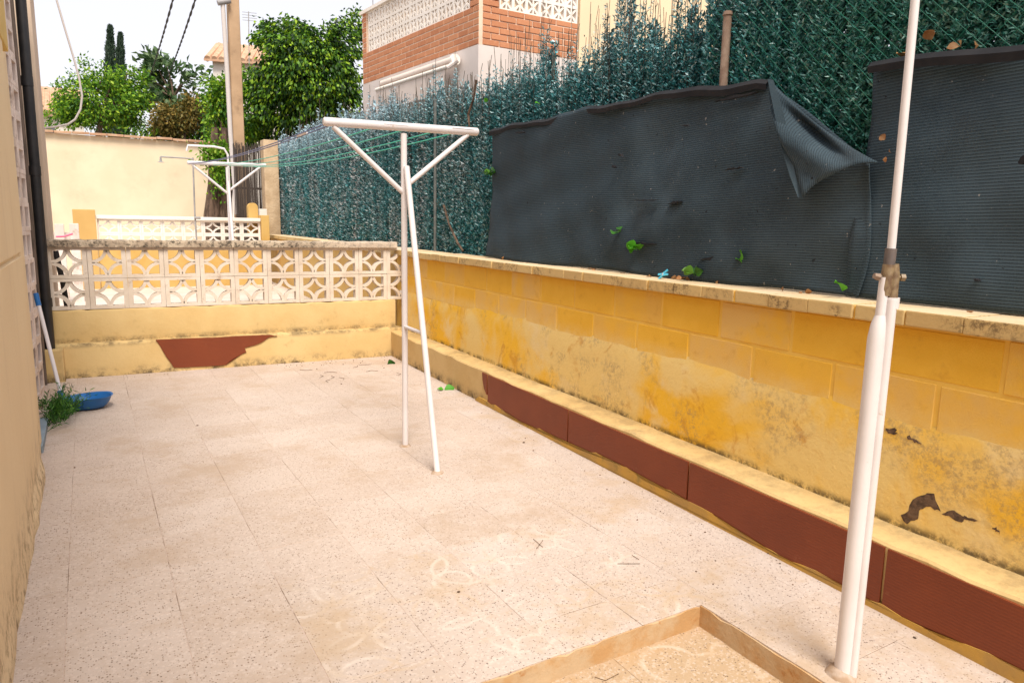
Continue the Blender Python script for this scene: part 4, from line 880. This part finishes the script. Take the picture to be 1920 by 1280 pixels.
bp_ = on_y(425, 285, 13.0); tag(tube_o('bent_pipe', [on_y(350, 283, 13.0), on_y(352, 273, 13.0), on_y(400, 275, 13.0), on_y(420, 279, 13.0), on_y(427, 290, 13.0), Vector((on_y(427, 290, 13.0).x + .01, 13.0, Z2))], .018, 'handle_white', None, 8), 'thin white bent pipe standing behind the distant clothes rack', 'pipe')
# ================================================================== BRICK HOUSE
C0 = Vector((4.45, 8.40, 0)); dl = Vector((-.09, 1, 0)).normalized(); dr = Vector((1, .0, 0)); LL, LR = 3.52, 1.55; ZB, ZL, ZT = 3.575, 4.04, 4.66
bh = empty('brick_house', (C0.x, C0.y, 1)); tag(bh, 'brick house terrace with white lattice panels and a rolled awning above the hedge', 'house')
def prism(name, pts, z0, z1, mat, parent=bh):
    bm = bmesh.new(); f = [bm.verts.new((p.x, p.y, z0)) for p in pts]; k = [bm.verts.new((p.x, p.y, z1)) for p in pts]; bm.faces.new(f[::-1]); bm.faces.new(k)
    for i in range(len(f)): j = (i + 1) % len(f); bm.faces.new((f[i], f[j], k[j], k[i]))
    return part(name, from_bm(bm, name), mat, parent)
CL, CR = C0 + dl * LL, C0 + dr * LR; nl = Vector((-dl.y, dl.x, 0)); nr = Vector((0, -1, 0))            # outward normals
prism('lower_wall', [C0, CR, CR + dl * LL, CL], .9, ZB - .004, 'white_wall')
th = .11
prism('parapet_core', [C0 - nl * .005 - nr * .005, CL - nl * .005, CL - nl * th, C0 - nl * th - nr * .005], ZB, ZL, 'brick_mortar')
prism('parapet_core', [C0 - nr * .005 - nl * th, CR - nr * .005, CR - nr * th, C0 - nl * th - nr * th], ZB, ZL - .003, 'brick_mortar')
prism('pier_core', [C0 - nl * .005 - nr * .005, C0 - nl * .005 - nr * .24, C0 - nl * .3 - nr * .24, C0 - nl * .3 - nr * .005], ZL, ZT, 'brick_mortar')
prism('pier_core', [CL - nl * .005 - dl * .16, CL - nl * .005, CL - nl * .11, CL - nl * .11 - dl * .16], ZL, ZT, 'brick_mortar')
prism('coping', [C0 + nl * .03 + nr * .03, CL + nl * .03 + dl * .03, CL - nl * .14 + dl * .03, C0 - nl * .14 + nr * .03], ZT, ZT + .05, 'white_far')
prism('terrace_room', [C0 + dr * 1.4 + dl * 2.2, CR + dr * 3 + dl * 2.2, CR + dr * 3 + dl * 4.5, C0 + dr * 1.4 + dl * 4.5], ZB, 6.2, 'white_far')
cu = .08
brme = {}
def bricks(orig, d, n_out, L_, z0, z1, first=0):
    rz = math.atan2(d.y, d.x); j = 0; z = z0
    while z < z1 - .03:
        u = -(.125 if j % 2 else 0)
        while u < L_ - .02:
            a_, b2 = max(u, 0), min(u + .25, L_); ln = round(b2 - a_ - .014, 3); u += .25
            if ln < .03: continue
            if ln not in brme: brme[ln] = box_me('brick', 0, ln, -.03, .03, 0, cu - .015, .003, 1); brme[ln].materials.append(MAT['brick'])
            o = link('brick', brme[ln]); o.location = orig + d * (a_ + .005) - n_out * (.030 - random.uniform(0, .002)) + Vector((0, 0, z + .005)); o.rotation_euler.z = rz; child(o, bh)
        z += cu; j += 1
bricks(C0 + dl * .0, dl, nl, LL, ZB, ZL); bricks(C0 + dr * .06, dr, nr, LR - .06, ZB, ZL)
bricks(C0, dl, nl, .22, ZL + .015, ZT); bricks(C0 + dr * .06, dr, nr, .24, ZL + .015, ZT); bricks(CL - dl * .16, dl, nl, .16, ZL + .015, ZT)
bm = bmesh.new(); s_ = .205; hs_ = s_ / 2; fr = .02
for (x0, x1, z0, z1) in ((-hs_, -hs_ + fr, -hs_, hs_), (hs_ - fr, hs_, -hs_, hs_), (-hs_ + fr, hs_ - fr, hs_ - fr, hs_), (-hs_ + fr, hs_ - fr, -hs_, -hs_ + fr), (-.011, .011, -hs_ + fr, hs_ - fr)): bx(bm, x0, x1, -.03, .03, z0, z1)
for s in (-1, 1): bar(bm, (-hs_ + .01, 0, -s * (hs_ - .01)), (hs_ - .01, 0, s * (hs_ - .01)), .026, .05, (0, 1, 0))
lm = from_bm(bm, 'lattice_block'); lm.materials.append(MAT['white_far'])
for (orig, d, L_, no) in ((C0 + dl * .225, dl, LL - .39, nl), (C0 + dr * .305, dr, LR - .3, nr)):
    nb = int(L_ / s_)
    for i in range(nb):
        for j in range(3):
            o = link('lattice_block', lm); o.location = orig + d * (s_ * (i + .5)) - no * .04 + Vector((0, 0, ZL + .004 + s_ * (j + .5))); o.rotation_euler.z = math.atan2(d.y, d.x); child(o, bh)
prism('upper_wall', [CR + dr * .02, CR + dr * 5, CR + dr * 5 + dl * 3, CR + dr * .02 + dl * 3], .9, 6.5, 'peach')
aw = empty('awning', (C0.x - .2, C0.y + 1, 3.3)); child(aw, bh)
a0, a1 = C0 + dl * .45 + nl * .09, C0 + dl * 2.6 + nl * .09
tube_o('roller', [a0 + Vector((0, 0, 3.44)), a1 + Vector((0, 0, 3.44))], .05, 'awning', aw, 12); tube_o('front_bar', [a0 + nl * .1 + Vector((0, 0, 3.34)), a1 + nl * .1 + Vector((0, 0, 3.34))], .028, 'white_far', aw, 10)
q0, q1 = a0 + nl * .1 + dl * .06, a1 + nl * .1; bm = bmesh.new(); hexa(bm, [q0 + Vector((0, 0, 3.02)), q1 + Vector((0, 0, 3.02)), q1 + nl * .006 + Vector((0, 0, 3.02)), q0 + nl * .006 + Vector((0, 0, 3.02)), q0 + Vector((0, 0, 3.33)), q1 + Vector((0, 0, 3.33)), q1 + nl * .006 + Vector((0, 0, 3.33)), q0 + nl * .006 + Vector((0, 0, 3.33))]); part('valance', from_bm(bm, 'valance'), 'awning', aw)
tube_o('end_cap', [a0 - dl * .05 + Vector((0, 0, 3.44)), a0 + Vector((0, 0, 3.44))], .07, 'white_far', aw, 12); tube_o('end_bracket', [a0 - dl * .1 + Vector((0, 0, 3.42)), a0 + nl * .1 + Vector((0, 0, 3.33))], .03, 'white_wall', aw, 8)
# ================================================================== OTHER HOUSES
def tiled_house(name, P, wdt, dep, zw, zr, label, wall_mat='white_far', face=0):
    t = empty(name, P); tag(t, label, 'house'); t.rotation_euler.z = face
    o = link('wall', box_me('wall', -wdt / 2, wdt / 2, 0, dep, -P.z, zw - P.z), wall_mat); o.parent = t
    bm = bmesh.new(); e = .25
    n_ = int((wdt + 2 * e) / .24)
    for i in range(n_):
        x = -wdt / 2 - e + .24 * (i + .5)
        tube(bm, [(x, -e, zw - P.z + .02), (x, dep / 2, zr - P.z)], .11, 8)
    pts = [(-wdt / 2 - e, -e, zw - P.z - .06), (wdt / 2 + e, -e, zw - P.z - .06), (wdt / 2 + e, dep / 2, zr - P.z), (-wdt / 2 - e, dep / 2, zr - P.z)]
    hexa(bm, pts + [(p[0], p[1], p[2] + .08) for p in pts])
    o = link('roof', from_bm(bm, 'roof', True), 'clay'); o.parent = t
    f = link('window', box_me('window', wdt * .12, wdt * .12 + .9, -.03, .1, zw - P.z - 1.3, zw - P.z - .35, .01), 'white_far'); f.parent = t
    for k in range(2): g = link('pane', box_me('pane', wdt * .12 + .06 + .4 * k, wdt * .12 + .42 + .4 * k, -.045, .0, zw - P.z - 1.22, zw - P.z - .43), 'glass'); g.parent = f
    return t
p = at(90, 210, 26); tiled_house('village_house', Vector((p.x - 1.2, p.y, 0)), 4.6, 5, at(90, 215, 26).z, at(90, 168, 28).z, 'white house with a tan clay roof beyond the cream wall', 'white_far', 0)
p = at(470, 140, 26); tiled_house('village_house', Vector((p.x + .6, p.y, 0)), 3.8, 5, at(470, 118, 26).z, at(470, 86, 28).z, 'white house with orange clay roof behind the utility pole', 'white_far', rad(-18))
for (x_, ytop, ybot, lab) in ((466, 22, 100, 'thin roof antenna above the house behind the pole'), (699, -20, 40, 'thin antenna mast rising behind the brick terrace')):
    a_, b2 = at(x_, ybot, 25.5), at(x_, ytop, 25.5); t = empty('roof_antenna', a_); tag(t, lab, 'antenna'); tube_o('mast', [a_ - Vector((0, 0, .6)), b2], .018, 'grey_metal', t, 6)
    for k in range(4): tube_o('element', [b2 + Vector((-.22, 0, -.05 - .09 * k)), b2 + Vector((.28, 0, -.02 - .09 * k))], .009, 'grey_metal', t, 5)
# ================================================================== TREES
def tree(name, label, base, trunk_top, tr, blobs, nclump, per, size, mat, limbs=6, droop=.4, spread=.16, group=None, bark='bark'):
    t = empty(name, base); tag(t, label, 'tree', group)
    bm = bmesh.new(); b0, t0 = Vector(base), Vector(trunk_top); mids = [b0.lerp(t0, u) + Vector((random.gauss(0, tr * .4), random.gauss(0, tr * .4), 0)) * (0 < u < 1) for u in (0, .35, .7, 1)]
    tube(bm, mids, [tr, tr * .85, tr * .75, tr * .6], 12)
    C_ = []
    wts = np.array([b_[1][0] * b_[1][1] * b_[1][2] for b_ in blobs]); wts = wts / wts.sum()
    for k in range(nclump):
        c_, s_ = blobs[rng.choice(len(blobs), p=wts)]; v = rng.normal(size=3); v /= np.linalg.norm(v); C_.append(np.array(c_) + v * np.array(s_) * rng.uniform(.35, 1.0) ** .6)
    C_ = np.array(C_)
    for k in range(min(limbs, nclump)):
        e = Vector(C_[k]); m_ = t0.lerp(e, .5) + Vector((random.gauss(0, .08), random.gauss(0, .08), .05)); tube(bm, [t0 - Vector((0, 0, tr)), m_, e], [tr * .5, tr * .3, tr * .12], 7)
    part('trunk', from_bm(bm, 'trunk', True), bark, t)
    cen = np.mean([b_[0] for b_ in blobs], axis=0); P_ = []; D_ = []
    for c_ in C_:
        n_ = int(per * rng.uniform(.6, 1.3)); q = rng.normal(0, spread, (n_, 3)) * np.array([1, 1, .8]); p = c_ + q; P_.append(p)
        d = unit(p - cen) * .8 + rng.normal(0, .55, (n_, 3)); d[:, 2] -= droop; D_.append(d)
    P_, D_ = np.concatenate(P_), np.concatenate(D_); leaves('crown', P_, D_, rng.uniform(.7, 1.3, len(P_)) * size, rng.uniform(.8, 1.2, len(P_)) * size * .5, mat, t)
    return t
V3 = lambda p: tuple(p)
D = 17.5
tree('ficus_tree', 'dense glossy dark green tree beside the brick terrace', at(560, 330, D), at(575, 200, D), .12,
     [(V3(at(585, 150, D)), (1.15, .9, 1.1)), (V3(at(545, 75, D)), (.75, .6, .5)), (V3(at(640, 85, D)), (.55, .5, .55)), (V3(at(520, 180, D)), (.55, .6, .95)), (V3(at(660, 50, D + 1)), (.3, .3, .35))], 340, 70, .115, 'ficus', 8, 1.0, .115)
D = 23
tree('leafy_tree', 'bright green bushy tree rising over the cream wall', at(190, 330, D), at(190, 220, D), .12,
     [(V3(at(190, 195, D)), (1.25, .9, .9)), (V3(at(140, 205, D)), (.6, .6, .5)), (V3(at(245, 165, D)), (.6, .6, .9)), (V3(at(180, 145, D)), (.7, .6, .45)), (V3(at(105, 215, D)), (.35, .4, .3))], 170, 60, .12, 'bright', 12, .5, .15)
D = 24
tree('loquat_tree', 'sparse pale tree with open leaf rosettes under the cables', at(320, 300, D), at(325, 180, D), .07,
     [(V3(at(300, 150, D)), (.5, .4, .65)), (V3(at(358, 140, D)), (.35, .3, .5)), (V3(at(325, 195, D)), (.7, .5, .4)), (V3(at(290, 120, D)), (.3, .3, .25))], 46, 26, .26, 'loquat', 20, .1, .16)
D = 20
tree('olive_shrub', 'yellowish olive shrub leaning over the cream wall', at(345, 330, D), at(345, 250, D), .06, [(V3(at(340, 222, D)), (.75, .5, .38)), (V3(at(370, 205, D)), (.4, .4, .5)), (V3(at(318, 232, D)), (.5, .4, .25))], 90, 45, .11, 'olive', 6, .3, .12)
D = 17.2
tree('climbing_shrub', 'light green foliage behind the utility pole', at(420, 330, D), at(415, 260, D), .05, [(V3(at(412, 200, D)), (.35, .3, .75)), (V3(at(405, 170, D)), (.3, .3, .35)), (V3(at(460, 200, D + .6)), (.45, .3, .8)), (V3(at(470, 160, D + .6)), (.3, .3, .4))], 120, 50, .10, 'bright', 5, .5, .11)
for (x_, yt, yb_, ws, lab) in ((207, 52, 150, .42, 'tall dark cypress spire, the taller of two behind the green tree'), (226, 66, 150, .36, 'slim dark cypress spire, the shorter of two behind the green tree')):
    D = 38; b2, t2 = at(x_, yb_ + 120, D), at(x_, yt, D); t = empty('cypress_tree', b2); tag(t, lab, 'tree', 'cypress spires')
    tube_o('trunk', [b2, b2.lerp(t2, .5), t2], [.12, .08, .02], 'bark', t, 8); n = 5200; u = rng.random(n) ** .8; phi = rng.uniform(0, 6.28, n); rr = ws * (1 - u) ** .55 * np.sqrt(rng.random(n)) * (1 + .25 * np.sin(u * 40 + phi * 2))
    P_ = np.stack([b2.x + (t2.x - b2.x) * u + rr * np.cos(phi), b2.y + (t2.y - b2.y) * u + rr * np.sin(phi), b2.z + (t2.z - b2.z) * u], 1); D_ = np.stack([np.cos(phi) * .4, np.sin(phi) * .4, np.ones(n)], 1) + rng.normal(0, .2, (n, 3))
    leaves('crown', P_, D_, .22, .06, 'cypress', t)
# twin bark trunks with yellow-green ivy by the far wall
for (xa, xb, r0, lab) in ((397, 404, .13, 'thick grey brown trunk nearer the cream wall, hung with ivy'), (421, 420, .125, 'thick grey brown trunk next to the utility pole')):
    t = empty('old_trunk', (on_y(xa, 405, 16.4).x, 16.4, 0)); tag(t, lab, 'tree'); b2, t2 = on_y(xa, 405, 16.4), on_y(xb, 240, 16.4)
    pts = [Vector((b2.x + .03, 16.4, .1)), b2, b2.lerp(t2, .35) + Vector((.03, 0, 0)), b2.lerp(t2, .7), t2]
    bm = bmesh.new(); tube(bm, pts, [r0 * 1.5, r0 * 1.25, r0 * 1.05, r0 * .85, r0 * .5], 18)
    for v in bm.verts: q = math.atan2(v.co.y - 16.4, v.co.x - b2.x); k = 1 + .07 * math.sin(q * 7 + v.co.z * 2) + .05 * math.sin(q * 13); v.co.x = b2.x + (v.co.x - b2.x) * k; v.co.y = 16.4 + (v.co.y - 16.4) * k
    part('trunk', from_bm(bm, 'trunk', True), 'bark', t)
    n = 380; cc = np.array(on_y(xb - 5, 292, 16.15)); P_ = cc + rng.normal(0, 1, (n, 3)) * np.array([.17, .10, .17]); D_ = rng.normal(0, 1, (n, 3)) + np.array([0, -.5, -.4]); leaves('crown', P_, D_, .10, .05, 'ivy', t)
    n = 120; cc = np.array(on_y(xb, 335, 16.1)); P_ = cc + rng.normal(0, 1, (n, 3)) * np.array([.06, .06, .16]); leaves('ivy', P_, rng.normal(0, 1, (n, 3)) + np.array([0, -.5, -.6]), .085, .045, 'ivy', t)
# greenery mass behind the far end of the hedge
tree('dark_shrub', 'dark shrub massed behind the far end of the hedge', at(600, 330, 19), at(590, 260, 19), .06, [(V3(at(600, 235, 19)), (1.3, .6, .5)), (V3(at(500, 240, 18.5)), (.5, .5, .4)), (V3(at(440, 245, 19)), (.8, .4, .4)), (V3(at(330, 255, 20.5)), (1.3, .4, .3))], 220, 45, .12, 'ficus', 4, .6, .14)
